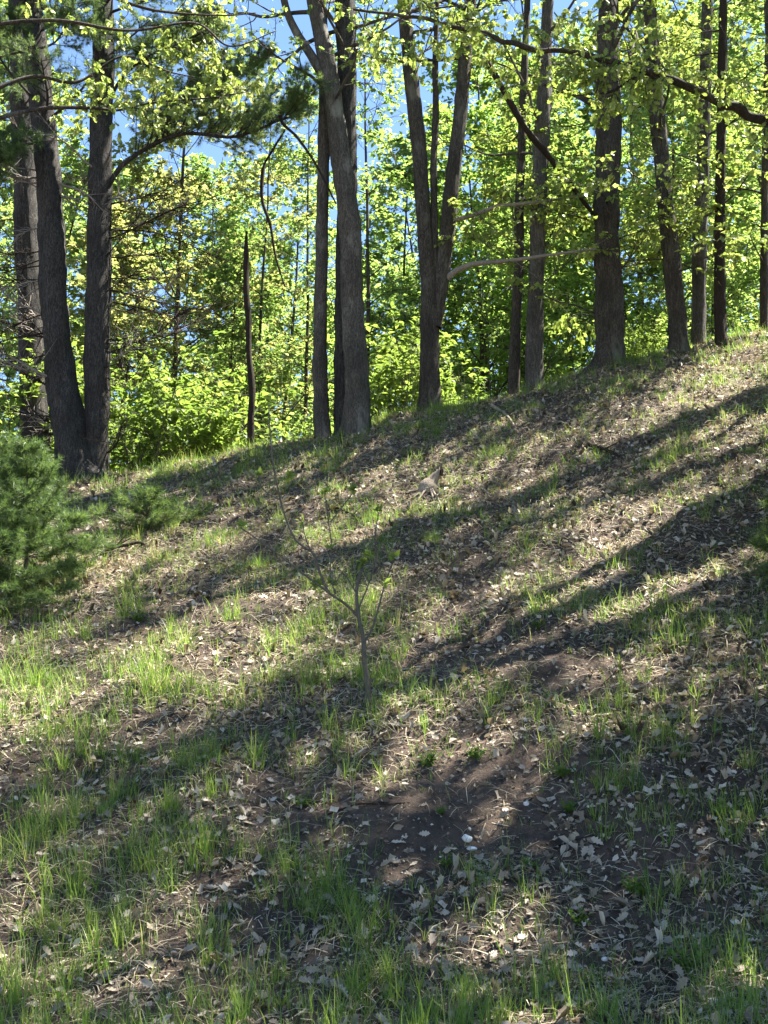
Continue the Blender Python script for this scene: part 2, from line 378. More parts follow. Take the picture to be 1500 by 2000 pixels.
# ------------------------------------------------------------------ the trunks along the crest
def crest_tree(name, label, stems, D, bark, limbs=(), leafmat='leaf_oak', kind='simple', leafsize=.10, seed=1, group='trees along the crest of the bank', flare=1.35, rough=.15, tint0=.5, nsub=6, ntw=6, nleaf=6):
    """stems: list of (pixel points from the base upward, widths in pixels); limbs: (stem, fraction, direction, length, radius)"""
    rg = np.random.default_rng(seed)
    b = pix(*stems[0][0][0], D); b[2] = gz(b[0], b[1])-.05
    root = thing(name, label, 'tree', b, group)
    paths = []
    for k, (pts, w, *opt) in enumerate(stems):
        bark_k = opt[1] if opt else bark
        mb, Q, rad = trunk_mesh(pts, w, D+(opt[0] if opt else 0), flare if k == 0 else 1.0, rough=rough, ground_foot=(k == 0 or bool(opt))); paths.append((Q, rad))
        mb.build('trunk', bark_k, root, b, True)
    crown = MB(); fine = MB()
    for st, f, d, L, r in limbs:
        Q, rad = paths[st]; i = int(f*(len(Q)-1)); S = Q[i]
        (P, pr), subs = branch_system(S, d, L, r, rg, nsub)
        wb = MB(); tube(wb, spline(P, 24), np.interp(np.linspace(0, 1, 24), np.linspace(0, 1, len(pr)), pr), 8, .5, .06)
        wb.build('branch', bark, root, b, True)
        leaf_spray(fine, crown, subs, rg, leafsize, kind, ntw if S[2] < 13 else 3, nleaf if S[2] < 13 else 4, tint0=tint0, hang=.25)
    if fine.n: tag(fine.build('twigs', bark, root, b), kind='stuff')
    if crown.n: tag(crown.build('crown', M[leafmat], root, b), kind='stuff')
    return root, paths
def ringlimbs(st, f0, f1, n, L, r, seed, up=.35, bias=(0, 0, 0)):
    rg = np.random.default_rng(seed); out = []
    for k in range(n):
        a = rg.uniform(0, 6.283); f = f0+(f1-f0)*(k+.5)/n
        out.append((st, f, np.array([math.cos(a), math.sin(a), up+rg.normal(0, .15)])+np.array(bias), L*rg.uniform(.7, 1.2), r*rg.uniform(.8, 1.2)))
    return out

crest_tree('maple_tree', 'slim straight grey trunk just left of the thick forked trunk', [
    ([(631, 862), (627, 800), (624, 700), (625, 600), (629, 450), (632, 300), (634, 150), (628, 20), (622, -200), (618, -560)], [34, 30, 27, 26, 25, 24, 22, 20, 16, 8])], 18.9, M['maple_bark'],
    ringlimbs(0, .62, .97, 8, 2.6, .035, 21), seed=21, leafsize=.085, leafmat='leaf_bg', flare=1.25)
t6, t6p = crest_tree('maple_tree', 'thick double trunk leaning apart near the middle, brown scar at its foot', [
    ([(696, 835), (698, 760), (694, 660), (688, 560), (683, 450), (671, 350), (658, 260), (646, 165), (632, 90), (614, 0), (590, -150), (560, -420)], [58, 50, 44, 42, 41, 39, 37, 36, 33, 28, 24, 10]),
    ([(676, 836), (673, 700), (674, 550), (677, 400), (678, 250), (676, 120), (674, 0), (672, -200), (668, -560)], [50, 42, 38, 38, 39, 40, 40, 34, 14], .35, M['pine_bark'])], 18.6, M['maple_bark'],  # rear stem: shade beside the sunlit front stem put into colour by darker bark
    ringlimbs(0, .75, .97, 5, 2.6, .035, 22)+ringlimbs(1, .66, .97, 7, 3.0, .035, 23), seed=22, leafsize=.085, leafmat='leaf_bg', flare=1.2)
P6 = pxpath([(636, 150), (618, 125), (606, 105), (580, 65), (560, 20), (548, -40), (530, -160)], 18.6)
b6 = np.array(t6.location); mb = MB(); tube(mb, spline(P6, 30), np.interp(np.linspace(0, 1, 30), [0, 1], [pxr(24, 18.6), pxr(11, 18.6)]), 10, .5, .06); mb.build('branch', M['maple_bark'], t6, b6, True)
t8, t8p = crest_tree('maple_tree', 'trunk forking into a wide V with a thin stem between', [
    ([(838, 800), (838, 740), (838, 640), (838, 570), (832, 480), (824, 380), (817, 280), (806, 180), (797, 90), (789, 0), (778, -160), (760, -480)], [42, 38, 34, 31, 30, 30, 29, 29, 28, 27, 22, 8]),
    ([(850, 640), (859, 570), (869, 490), (879, 400), (888, 310), (898, 220), (907, 120), (917, 10), (930, -150), (955, -480)], [25, 26, 28, 29, 29, 28, 26, 24, 20, 8]),
    ([(845, 600), (848, 500), (848, 420), (847, 320), (851, 220), (850, 120), (853, 30), (856, -80)], [15, 15, 14, 14, 13, 12, 10, 5])], 18.9, M['oak_bark'],
    ringlimbs(0, .72, .96, 6, 2.5, .03, 25)+ringlimbs(1, .66, .96, 7, 2.5, .03, 26), seed=25, leafsize=.09, leafmat='leaf_oak', flare=1.2)
b8 = np.array(t8.location)
for pts, w0, w1 in (([(868, 548), (890, 530), (920, 517), (960, 512), (1005, 508), (1060, 500), (1120, 492), (1165, 486)], 13, 4), ([(880, 432), (930, 418), (975, 402), (1010, 399), (1070, 392), (1150, 379)], 10, 4)):
    mb = MB(); P = spline(pxpath(pts, [18.9, 18.8, 18.7, 18.6, 18.5, 18.45, 18.4, 18.4][:len(pts)]), 40); tube(mb, P, np.linspace(pxr(w0, 18.9), pxr(w1, 18.9), 40), 9, .5, .06)
    S = P[[14, 22, 28, 33, 37]]; twigs(mb, S, np.array([[.6, -.2, .7], [.7, .1, -.5], [.5, 0, .8], [.6, 0, -.4], [.7, .2, .5]]), .5, .006, .5)
    mb.build('dead_branch', M['dead_wood'], t8, b8, True)
crest_tree('oak_tree', 'very thin straight trunk close beside a thicker one, right of the V-forked trunk', [
    ([(1004, 775), (1005, 700), (1009, 600), (1013, 500), (1014, 400), (1018, 300), (1021, 200), (1025, 110), (1030, 0), (1034, -200)], [22, 21, 20, 19, 18, 17, 15, 13, 12, 5])], 19.2, M['oak_bark'],
    ringlimbs(0, .35, .95, 9, 1.4, .016, 31, .2), seed=31, leafsize=.09, flare=1.2)
crest_tree('oak_tree', 'medium straight trunk with a pale sunlit edge right of its very thin neighbour', [
    ([(1043, 765), (1043, 700), (1046, 600), (1049, 500), (1052, 400), (1056, 300), (1062, 200), (1066, 100), (1070, 0), (1078, -250), (1085, -560)], [38, 35, 33, 32, 31, 30, 27, 25, 23, 17, 7])], 19.0, M['maple_bark'],
    ringlimbs(0, .30, .50, 7, 1.3, .016, 133, .2)+ringlimbs(0, .52, .96, 8, 2.3, .03, 33), seed=33, leafsize=.09)
t11, t11p = crest_tree('oak_tree', 'thickest dark furrowed oak trunk standing on the crest at right', [
    ([(1190, 712), (1190, 650), (1188, 560), (1187, 450), (1188, 350), (1188, 240), (1187, 120), (1187, 0), (1186, -200), (1184, -600)], [60, 55, 52, 51, 50, 49, 46, 44, 38, 18])], 18.9, M['oak_bark'],
    ringlimbs(0, .22, .5, 8, 1.5, .018, 135, .15)+ringlimbs(0, .60, .96, 8, 3.2, .05, 35), seed=35, leafsize=.10, rough=.16)
crest_tree('oak_tree', 'dark trunk leaning left, next to the right of the thickest oak', [
    ([(1326, 685), (1324, 630), (1316, 560), (1309, 490), (1300, 390), (1291, 300), (1281, 200), (1274, 100), (1269, 0), (1262, -200), (1250, -520)], [36, 33, 33, 33, 32, 31, 30, 29, 29, 22, 8])], 18.9, M['oak_bark'],
    ringlimbs(0, .3, .5, 6, 1.4, .016, 137, .15)+ringlimbs(0, .55, .96, 7, 2.4, .03, 37), seed=37, leafsize=.10)
crest_tree('oak_tree', 'grey trunk between the left-leaning trunk and the reddish thin trunk', [
    ([(1364, 680), (1365, 600), (1367, 500), (1370, 400), (1373, 300), (1377, 180), (1380, 60), (1383, -60), (1388, -360)], [30, 29, 28, 27, 27, 24, 21, 20, 7])], 19.6, M['maple_bark'],
    ringlimbs(0, .28, .96, 12, 1.8, .02, 39, .2), seed=39, leafsize=.10)
crest_tree('pine_tree', 'thin reddish-brown trunk near the right edge on the crest', [
    ([(1409, 672), (1407, 620), (1406, 540), (1406, 440), (1407, 330), (1409, 220), (1411, 100), (1413, 0), (1416, -260)], [25, 23, 22, 21, 20, 19, 17, 16, 6])], 18.8, M['dark_wood'],
    ringlimbs(0, .6, .95, 5, 1.4, .015, 41), seed=41, leafsize=.09)
crest_tree('oak_tree', 'narrow trunk at the right edge of the view', [
    ([(1493, 665), (1493, 560), (1494, 420), (1496, 300), (1499, 150), (1503, 0), (1508, -240)], [17, 16, 16, 15, 14, 13, 5])], 19.5, M['oak_bark'],
    ringlimbs(0, .3, .95, 9, 1.4, .016, 43, .2), seed=43, leafsize=.09)
# dead snag
D = 19.4; b = pix(489, 885, D); b[2] = gz(b[0], b[1])-.05
sn = thing('dead_snag', 'thin dark broken-off dead stem standing alone in front of bright leaves', 'dead tree', b)
mb, Q, rad = trunk_mesh([(491, 890), (490, 820), (492, 760), (486, 690), (484, 620), (480, 560), (481, 500), (481, 452)], [16, 14, 13, 13, 13, 12, 11, 3], D, 1.1, .05, 10, .18, True); mb.build('trunk', M['dark_wood'], sn, b, True)
for i, d, l in ((20, [.8, 0, .5], .35), (34, [-.7, .2, .5], .2), (46, [.7, .1, .6], .18), (54, [-.6, 0, .3], .25)):
    mb = MB(); twigs(mb, Q[i:i+1], np.array([d]), np.array([l]), .008, .5); mb.build('twig_stub', M['dark_wood'], sn, b)
# broken limb hung up against the oak
P = spline(pxpath([(952, 122), (962, 140), (1000, 205), (1030, 255), (1075, 310), (1120, 368), (1158, 418)], [17.3, 17.4, 17.6, 17.8, 18.1, 18.4, 18.7]), 40)
mb = MB(); tube(mb, P, np.interp(np.linspace(0, 1, 40), [0, .1, .6, 1], [pxr(9, 18.5), pxr(14, 18.5), pxr(13, 18.5), pxr(8, 18.5)]), 10, .5, .2)
o = mb.build('broken_limb', M['dark_wood'], None, P[-1], True); tag(o, 'long broken dark limb hung diagonally against the thickest oak trunk', 'fallen branch')
P = spline(pxpath([(545, 212), (552, 240), (580, 268), (610, 310), (632, 350), (656, 398)], 18.25), 30)
mb = MB(); tube(mb, P, np.linspace(pxr(7, 18), pxr(4, 18), 30), 8, .5, .2); twigs(mb, P[[6, 12, 18]], np.array([[-.6, 0, -.6], [.7, 0, .4], [-.5, .1, -.7]]), .35, .006)
o = mb.build('broken_limb', M['dark_wood'], None, P[-1], True); tag(o, 'bare dark limb resting against the thick double trunk in the middle', 'fallen branch')
P = spline(pxpath([(556, 255), (528, 300), (514, 330), (512, 390), (528, 440), (538, 500), (556, 560)], [19.5]*7), 40)
mb = MB(); tube(mb, P, np.interp(np.linspace(0, 1, 40), [0, .3, .35, 1], [.02, .022, .035, .012]), 7, .5, .15)
o = mb.build('hanging_vine', M['dark_wood'], None, P[0], True); tag(o, 'bare twisted vine hanging down beside the pine bough', 'vine')

# ------------------------------------------------------------------ white pines at left
def dead_branches(root, b, Q, rad, specs, rg):
    for f, d, L, r, mat in specs:
        i = int(f*(len(Q)-1)); S = Q[i]
        P = grow(S, d, L, 12, .10, .05, rg); mb = MB(); tube(mb, spline(P, 26), np.linspace(r, r*.3, 26), 7, .5, .08)
        n = int(5+L*9); f2 = rg.uniform(.25, 1, n)*11; k = np.minimum(f2.astype(int), 10); SS = P[k]+(P[k+1]-P[k])*(f2-k)[:, None]
        t = nrm(P[k+1]-P[k]); dd = nrm(t+rg.normal(0, .75, (n, 3))); LL = rg.uniform(.12, .55, n)
        E = twigs(mb, SS, dd, LL, .009, .5, rg.normal(0, .06, (n, 3)), 3)
        j = rg.integers(0, n, n*2); u = rg.uniform(.3, .9, n*2)
        twigs(mb, SS[j]+dd[j]*(LL[j]*u)[:, None], nrm(dd[j]+rg.normal(0, .7, (n*2, 3))), rg.uniform(.08, .35, n*2), .0042, .5, rg.normal(0, .04, (n*2, 3)), 2)
        mb.build('dead_branch', M[mat], root, b, True)
def pine_bough(wood, ndl, P, rad, rg, nsub=14, sublen=.8, ln=.095, nd=26, tint=.5, up=.2):
    tube(wood, spline(P, 30), np.linspace(rad, rad*.3, 30), 8, .5, .08)
    n = len(P); S = []; A = []; T = []
    for k in range(nsub):
        f = (.2+.8*(k+rg.uniform(0, .9))/nsub)*(n-1); f = min(f, n-1.01); i = int(f); b = P[i]+(P[i+1]-P[i])*(f-i); t = nrm(P[i+1]-P[i])
        sd = nrm(np.cross(t, [0, 0, 1.]))*(1 if k % 2 else -1)
        d = nrm(t*.7+sd*.8+np.array([0, 0, rg.normal(up, .3)])); L = sublen*rg.uniform(.5, 1.15)*(1-.4*f/n)
        B = grow(b, d, L, 7, .12, .2, rg); tube(wood, B, np.linspace(.010, .003, 7), 4)
        m = 9; g = rg.uniform(.2, 1, m)*6; q = np.minimum(g.astype(int), 5); s0 = B[q]+(B[q+1]-B[q])*(g-q)[:, None]
        dd = nrm(nrm(B[q+1]-B[q])*.8+rg.normal(0, .5, (m, 3))+np.array([0, 0, .2])); LL = rg.uniform(.10, .28, m)
        twigs(wood, s0, dd, LL, .003, .5, None, 1)
        for u in (.4, .7, 1.0): S.append(s0+dd*(LL*u)[:, None]); A.append(dd); T.append(np.clip(rg.normal(tint, .15, m), 0, 1))
    needles(ndl, np.concatenate(S), np.concatenate(A), nd, ln, .0024, .8, np.concatenate(T))
rg = np.random.default_rng(50)
D = 18.8; b = pix(165, 925, D); b[2] = gz(b[0], b[1])-.05
tw = thing('white_pine', 'big twin-trunked dark pine at left, its two trunks joined at the foot', 'tree', b, 'pines at left')
mbl, QL, rL = trunk_mesh([(158, 935), (146, 880), (131, 800), (117, 720), (108, 620), (102, 500), (97, 400), (90, 300), (82, 200), (70, 90), (58, 0), (40, -200), (10, -620)], [88, 78, 66, 58, 54, 52, 51, 51, 50, 49, 47, 42, 18], D, 1.2, rough=.13, ground_foot=True); mbl.build('trunk', M['pine_bark'], tw, b, True)
mbr, QR, rR = trunk_mesh([(186, 930), (190, 860), (191, 780), (189, 680), (190, 580), (193, 450), (196, 330), (199, 200), (201, 90), (202, 0), (205, -200), (208, -620)], [54, 48, 46, 47, 49, 49, 48, 45, 43, 42, 36, 14], D, 1.25, rough=.13, ground_foot=True); mbr.build('trunk', M['pine_bark'], tw, b, True)
def fr(Q, row):      # fraction of a path at photo row
    return float(np.argmin(np.abs(proj(Q)[1]-row)))/(len(Q)-1)
specs = []
for row, d, L, r, m in [(745, (-1, -.3, .12), 1.0, .028, 'dead_wood'), (620, (-1, -.2, .1), .9, .02, 'dead_wood'), (545, (-1, .2, .35), 1.1, .018, 'dark_wood'), (350, (-1, -.3, .1), .9, .018, 'dead_wood'), (385, (1, -.5, -.2), .5, .03, 'dead_wood'), (352, (1, -.5, -.1), .9, .026, 'dead_wood'), (690, (-1, .3, .1), 1.1, .016, 'dark_wood'), (300, (-1, 0, .6), 1.0, .02, 'dark_wood'), (480, (-1, .4, -.1), 1.2, .016, 'dark_wood'), (815, (-1, -.4, -.2), .9, .015, 'dark_wood')]:
    specs.append((fr(QL, row), d, L, r, m))
for k in range(20):
    specs.append((fr(QL, rg.uniform(330, 850)), (-1, rg.normal(0, .5), rg.normal(.05, .25)), rg.uniform(.6, 1.4), rg.uniform(.011, .02), ('dead_wood', 'dark_wood')[k % 2]))
dead_branches(tw, b, QL, rL, specs, rg)
specs = []
for row, d, L, r, m in [(440, (1, .1, .25), 2.0, .016, 'dark_wood'), (470, (1, -.3, .08), 2.2, .016, 'dark_wood'), (500, (1, .4, .05), 1.7, .014, 'dark_wood'), (560, (1, -.1, -.25), 1.9, .015, 'dark_wood'), (580, (1, .3, -.15), 1.6, .014, 'dark_wood'), (680, (1, -.3, -.2), .55, .016, 'dark_wood'), (400, (1, .2, .45), 1.5, .018, 'dark_wood'), (340, (-.6, -.6, .3), .9, .02, 'dead_wood'), (600, (.8, .7, .1), 1.4, .013, 'dark_wood'), (890, (1, -.2, .02), .75, .022, 'dark_wood')]:
    specs.append((fr(QR, row), d, L, r, m))
for k in range(14):
    specs.append((fr(QR, rg.uniform(300, 720)), (1, rg.normal(0, .5), rg.normal(.1, .3)), rg.uniform(.6, 2.2), rg.uniform(.009, .015), ('dead_wood', 'dark_wood', 'dark_wood')[k % 3]))
dead_branches(tw, b, QR, rR, specs, rg)
wood = MB(); ndl = MB()
main = spline(pxpath([(205, 375), (232, 330), (262, 305), (300, 282), (350, 262), (400, 262), (450, 268), (500, 255), (545, 235), (585, 225)], [18.8, 18.7, 18.6, 18.5, 18.4, 18.4, 18.4, 18.5, 18.6, 18.7]), 16)
pine_bough(wood, ndl, main, .045, rg, 64, 1.15, .11, 34, .66, .6)
up1 = spline(pxpath([(300, 282), (330, 235), (380, 190), (440, 160), (500, 130)], [18.5, 18.4, 18.4, 18.5, 18.7]), 12); pine_bough(wood, ndl, up1, .022, rg, 36, .8, .11, 34, .6, .2)
up2 = spline(pxpath([(212, 200), (240, 150), (290, 110), (350, 85), (400, 60)], [18.8, 18.7, 18.6, 18.5, 18.4]), 12); pine_bough(wood, ndl, up2, .03, rg, 30, .75, .11, 30, .5, .2)
for pts in ([(75, 130), (40, 80), (0, 50), (-60, 30)], [(80, 60), (120, 40), (150, 50), (185, 60)], [(85, 20), (60, -30), (0, -30), (-60, -20)], [(60, 100), (110, 80), (140, 20), (160, -40)], [(30, 250), (10, 260), (-30, 280), (-80, 300)], [(95, 300), (60, 280), (20, 300), (-20, 340)]):
    pine_bough(wood, ndl, spline(pxpath(pts, [18.7, 18.4, 18.2, 18.0]), 10), .02, rg, 15, .55, .10, 30, .35, .1)
for k in range(18):
    Q = (QL, QR)[k % 2]; i = int(rg.uniform(.66, .97)*(len(Q)-1)); a = rg.uniform(0, 6.28); L = rg.uniform(1.2, 2.6)
    pine_bough(wood, ndl, grow(Q[i], (math.cos(a), math.sin(a), .15), L, 10, .08, .2, rg), .025, rg, 11, .6, .10, 12, .45)
wood.build('branches', M['pine_bark'], tw, b, True); tag(ndl.build('crown', M['needle_dark'], tw, b), kind='stuff')
D = 20.4; b = pix(68, 880, D); b[2] = gz(b[0], b[1])-.1
t1 = thing('white_pine', 'single dark pine trunk behind the twin-trunked pine at far left', 'tree', b, 'pines at left')
mb, Q1, r1 = trunk_mesh([(70, 930), (68, 860), (66, 780), (62, 680), (58, 560), (52, 430), (46, 300), (42, 200), (38, 60), (32, -200), (26, -600)], [64, 58, 52, 50, 49, 47, 44, 42, 38, 30, 12], D, 1.2, rough=.14, ground_foot=True); mb.build('trunk', M['pine_bark'], t1, b, True)
dead_branches(t1, b, Q1, r1, [(fr(Q1, row), d, L, .015, 'dark_wood') for row, d, L in [(780, (-1, -.2, .2), .9), (700, (-1, .3, 0), 1.0), (640, (-1, -.3, .15), 1.0), (560, (-1, .1, .2), .9), (500, (-1, -.1, .1), 1.0), (430, (-1, .3, .2), 1.1), (860, (1, -.3, .3), .6), (740, (.4, .8, .1), 1.0), (380, (.9, .3, .2), 1.2)]], rg)

# ------------------------------------------------------------------ background trees beyond the crest
def leafy_tree_parts(H, Rc, base, seed, leafsize, nl, nsub, ntw, nleaf, kind='simple', r0=.11, droop=.3, tw=.34):
    rg = np.random.default_rng(seed); wood = MB(); fine = MB(); crown = MB()
    P = grow((0, 0, -.3), (rg.normal(0, .05), rg.normal(0, .05), 1), H+.3, 22, .035, .6, rg); rad = r0*(1-.9*np.linspace(0, 1, 22))
    tube(wood, spline(P, 60), np.interp(np.linspace(0, 1, 60), np.linspace(0, 1, 22), rad), 9, .5, .06)
    for k in range(nl):
        f = base+(1-base)*((k+rg.uniform(0, .9))/nl); f = min(f, .985); i = int(f*21); a = k*2.4+rg.normal(0, .5)
        L = Rc*(1-.72*((f-base)/(1-base))**1.6)*rg.uniform(.6, 1.2)
        (B, br), subs = branch_system(P[i], (math.cos(a), math.sin(a), .25+.5*f), L, max(rad[i]*.42, .012), rg, nsub, .3, .16, .5, .35)
        tube(fine, spline(B, 14), np.interp(np.linspace(0, 1, 14), np.linspace(0, 1, len(br)), br), 6)
        leaf_spray(fine, crown, subs, rg, leafsize, kind, ntw, nleaf, droop, .5, tw)
    return wood, fine, crown
BGT = []
for k, (H, Rc, base, sd, ls, nl, ns, nt_, nlf) in enumerate([(17, 3.8, .08, 71, .13, 52, 10, 7, 7), (15, 3.5, .06, 72, .125, 48, 10, 7, 7), (19, 4.3, .10, 73, .135, 52, 10, 7, 7), (9, 2.7, .04, 74, .12, 36, 9, 7, 6), (13, 2.6, .12, 75, .11, 34, 8, 5, 4), (14, 2.2, .55, 76, .12, 13, 5, 3, 4)]):
    w, f, c = leafy_tree_parts(H, Rc, base, sd, ls, nl, ns, nt_, nlf, r0=(.11, .11, .12, .08, .07, .19)[k])
    BGT.append((w.mesh('trunk', M['oak_bark'], smooth=True), f.mesh('branches', M['oak_bark']), c.mesh('crown', M['leaf_bg'])))
def bg_tree(px, D, k, s, rot, leaf, label, group='leafy trees beyond the crest', zs=1.0):
    x = (px-750)/FPX*D*1.01; z = float(gz(x, D))-.1
    root = thing('leafy_tree', label, 'tree', (x, D, z), group); root.rotation_euler.z = rot; root.scale = (s, s, s*zs)
    for nm, me in zip(('trunk', 'branches', 'crown'), BGT[k]):
        o = bpy.data.objects.new(nm, me); col.objects.link(o); o.parent = root
        if nm != 'trunk': o['kind'] = 'stuff'
        if nm == 'crown': o.material_slots[0].link = 'OBJECT'; o.material_slots[0].material = M[leaf]
    return root
for a in [
    (-60, 30, 0, 1.0, .3, 'leaf_bg', 'green leafy tree behind the pines at the left edge'),
    (120, 34, 2, 1.05, 1.3, 'leaf_bg', 'tall green tree filling the gap behind the twin pine trunks'),
    (300, 27, 1, .92, 2.2, 'leaf_gold', 'golden-leaved tree right of the twin pine, behind its dead branches'),
    (390, 36, 0, .95, 4.0, 'leaf_bg', 'green tree behind the golden-leaved tree'),
    (545, 33, 0, .86, 5.0, 'leaf_bg', 'smaller tree in the opening between the snag and the slim trunk'),
    (660, 40, 3, 1.5, .6, 'leaf_deep', 'darker tree low down behind the thick double trunk'),
    (765, 31, 1, .84, 1.9, 'leaf_bg', 'low leafy tree between the double trunk and the V-forked trunk'),
    (880, 38, 2, .90, 3.0, 'leaf_bg', 'tall tree rising behind the V-forked trunk'),
    (960, 26, 3, 1.0, 2.6, 'leaf_deep', 'deep green understorey tree right of the V-forked trunk'),
    (990, 31, 1, 1.0, 5.5, 'leaf_bg', 'bright leafy tree behind the very thin trunk'),
    (1120, 28, 3, 1.1, .2, 'leaf_deep', 'deep green understorey tree left of the thickest oak'),
    (1130, 35, 0, 1.05, 1.1, 'leaf_bg', 'tall bright tree behind and left of the thickest oak'),
    (1260, 29, 1, 1.0, 3.6, 'leaf_bg', 'bright tree between the thickest oak and the left-leaning trunk'),
    (1250, 25, 3, .8, 1.6, 'leaf_deep', 'deep green understorey tree right of the thickest oak'),
    (1390, 33, 2, 1.0, 4.4, 'leaf_bg', 'tall bright tree behind the trunks at right'),
    (1420, 25.5, 3, .9, 3.3, 'leaf_deep', 'deep green understorey tree behind the reddish thin trunk'),
    (1540, 28, 1, 1.0, .9, 'leaf_bg', 'bright leafy tree at the right edge beyond the crest'),
    (200, 44, 0, 1.25, 2.8, 'leaf_bg', 'distant green tree glimpsed between the twin pine and the golden tree'),
    (470, 46, 1, 1.0, .4, 'leaf_bg', 'distant green tree behind the dead snag'),
    (620, 50, 3, 1.5, 3.9, 'leaf_bg', 'distant low tree behind the slim trunk'),
    (800, 47, 1, 1.0, 2.0, 'leaf_bg', 'distant tree between the double trunk and the V-forked trunk'),
    (1000, 44, 0, 1.2, 5.0, 'leaf_bg', 'distant tall tree behind the very thin trunk'),
    (1200, 45, 2, 1.2, .8, 'leaf_bg', 'distant tall tree behind the thickest oak'),
    (1330, 42, 0, 1.2, 3.1, 'leaf_bg', 'distant tall tree behind the left-leaning trunk'),
    (728, 25, 4, .95, 1.2, 'leaf_bg', 'airy thin-crowned tree between the double trunk and the V-forked trunk'),
    (500, 25, 4, .80, 3.3, 'leaf_gold', 'airy thin-crowned tree right beside the dead snag'),
    (585, 27, 4, .95, 5.1, 'leaf_bg', 'airy thin-crowned tree just left of the slim trunk'),
    (255, 54, 0, 1.5, .5, 'leaf_bg', 'farthest tree seen through the golden-leaved tree'),
    (350, 58, 2, 1.4, 2.5, 'leaf_bg', 'farthest tall tree above the bushes right of the twin pine'),
    (455, 55, 0, 1.35, 4.5, 'leaf_bg', 'farthest tree seen just left of the dead snag'),
    (540, 60, 1, 1.5, 1.5, 'leaf_bg', 'farthest tree seen just right of the dead snag'),
    (650, 56, 1, 1.4, 3.5, 'leaf_bg', 'farthest tree seen between slim trunk and double trunk'),
    (740, 58, 0, 1.3, 5.5, 'leaf_bg', 'farthest tree in the gap left of the V-forked trunk'),
    (930, 54, 2, 1.3, .9, 'leaf_bg', 'farthest tree seen right of the V-forked trunk'),
    (40, 26, 3, 1.1, 4.9, 'leaf_bg', 'low bright tree between the far left pine trunks'),
    (230, 24.5, 3, .85, .9, 'leaf_gold', 'low golden tree right beside the twin pine'),
    (440, 25.5, 3, .75, 3.5, 'leaf_bg', 'low bright tree left of the snag'),
    (830, 24.5, 3, .62, 5.7, 'leaf_bg', 'low bright tree at the foot of the V-forked trunk'),
    (1060, 24, 1, .62, 4.1, 'leaf_bg', 'bright young tree behind the medium straight trunk'),
    (1330, 23.5, 1, .6, 2.9, 'leaf_bg', 'bright young tree right behind the left-leaning trunk'),
    (1480, 44, 2, 1.2, 1.7, 'leaf_bg', 'distant tall tree at the right edge')]:
    bg_tree(*a)
# bright bushes just over the crest
BUSH = []
for sd in (81, 82):
    rg = np.random.default_rng(sd); stems = MB(); crown = MB()
    for k in range(11):
        a = k*2.4; (B, br), subs = branch_system((.05*math.cos(a), .05*math.sin(a), 0), (math.cos(a)*.5, math.sin(a)*.5, 1.1), rg.uniform(1.3, 2.3), .014, rg, 9, .1, .12, .45, .3)
        tube(stems, B, br, 5); leaf_spray(stems, crown, subs, rg, .12, 'ovate', 5, 6, .45, .5, .26)
    BUSH.append((stems.mesh('stems', M['young_stem']), crown.mesh('crown', M['leaf_bush'])))
for px, D, k, s, rot, label in [(285, 20.2, 0, 1.15, .2, 'bright yellow-green bush just right of the twin pine'), (390, 20.8, 1, 1.0, 2.0, 'bright yellow-green bush left of the dead snag'), (340, 22.5, 0, 1.4, 4.0, 'taller bright bush behind the two bushes right of the twin pine'), (765, 20.6, 1, 1.05, 1.0, 'bright bush between the thick double trunk and the V-forked trunk'), (560, 22.5, 0, .8, 3.0, 'small bush behind the crest between the snag and the slim trunk'), (1268, 20.0, 1, .45, 5.0, 'small bright bush right of the thickest oak'), (10, 21, 0, 1.2, 2.5, 'bush behind the pines at the far left'), (905, 22, 1, .8, 4.5, 'small bush right of the V-forked trunk foot')]:
    x = (px-750)/FPX*D*1.01; root = thing('leafy_bush', label, 'bush', (x, D, float(gz(x, D))-.05), 'bushes just beyond the crest'); root.rotation_euler.z = rot; root.scale = (s, s, s)
    for nm, me in zip(('stems', 'crown'), BUSH[k]):
        o = bpy.data.objects.new(nm, me); col.objects.link(o); o.parent = root
        if nm == 'crown': o['kind'] = 'stuff'

# ------------------------------------------------------------------ oaks beside the frame: boughs in view and the shade on the bank
SIMPLE_OAK = []
for k in range(3):
    mb = MB(); leaves(mb, np.zeros((1, 3)), np.array([[1., 0, 0]]), np.array([[0, 0, 1.]]), 1.0, 'oak', .35+.25*k, .1*k); SIMPLE_OAK.append(mb.mesh('leaf', M['leaf_oak']))
def place_leaf(name, me, p, d, nv, size, parent, origin=(0, 0, 0)):
    d = nrm(d); s = nrm(np.cross(nv, d)); n = np.cross(d, s)
    from mathutils import Matrix
    m = Matrix(((d[0]*size, s[0]*size, n[0]*size, p[0]-origin[0]), (d[1]*size, s[1]*size, n[1]*size, p[1]-origin[1]), (d[2]*size, s[2]*size, n[2]*size, p[2]-origin[2]), (0, 0, 0, 1)))
    o = bpy.data.objects.new(name, me); col.objects.link(o); o.parent = parent; o.matrix_basis = m; return o
def adopt(crown_o, root):
    for ch in list(root.children):
        if ch.name.split('.')[0] == 'leaf': ch.parent = crown_o
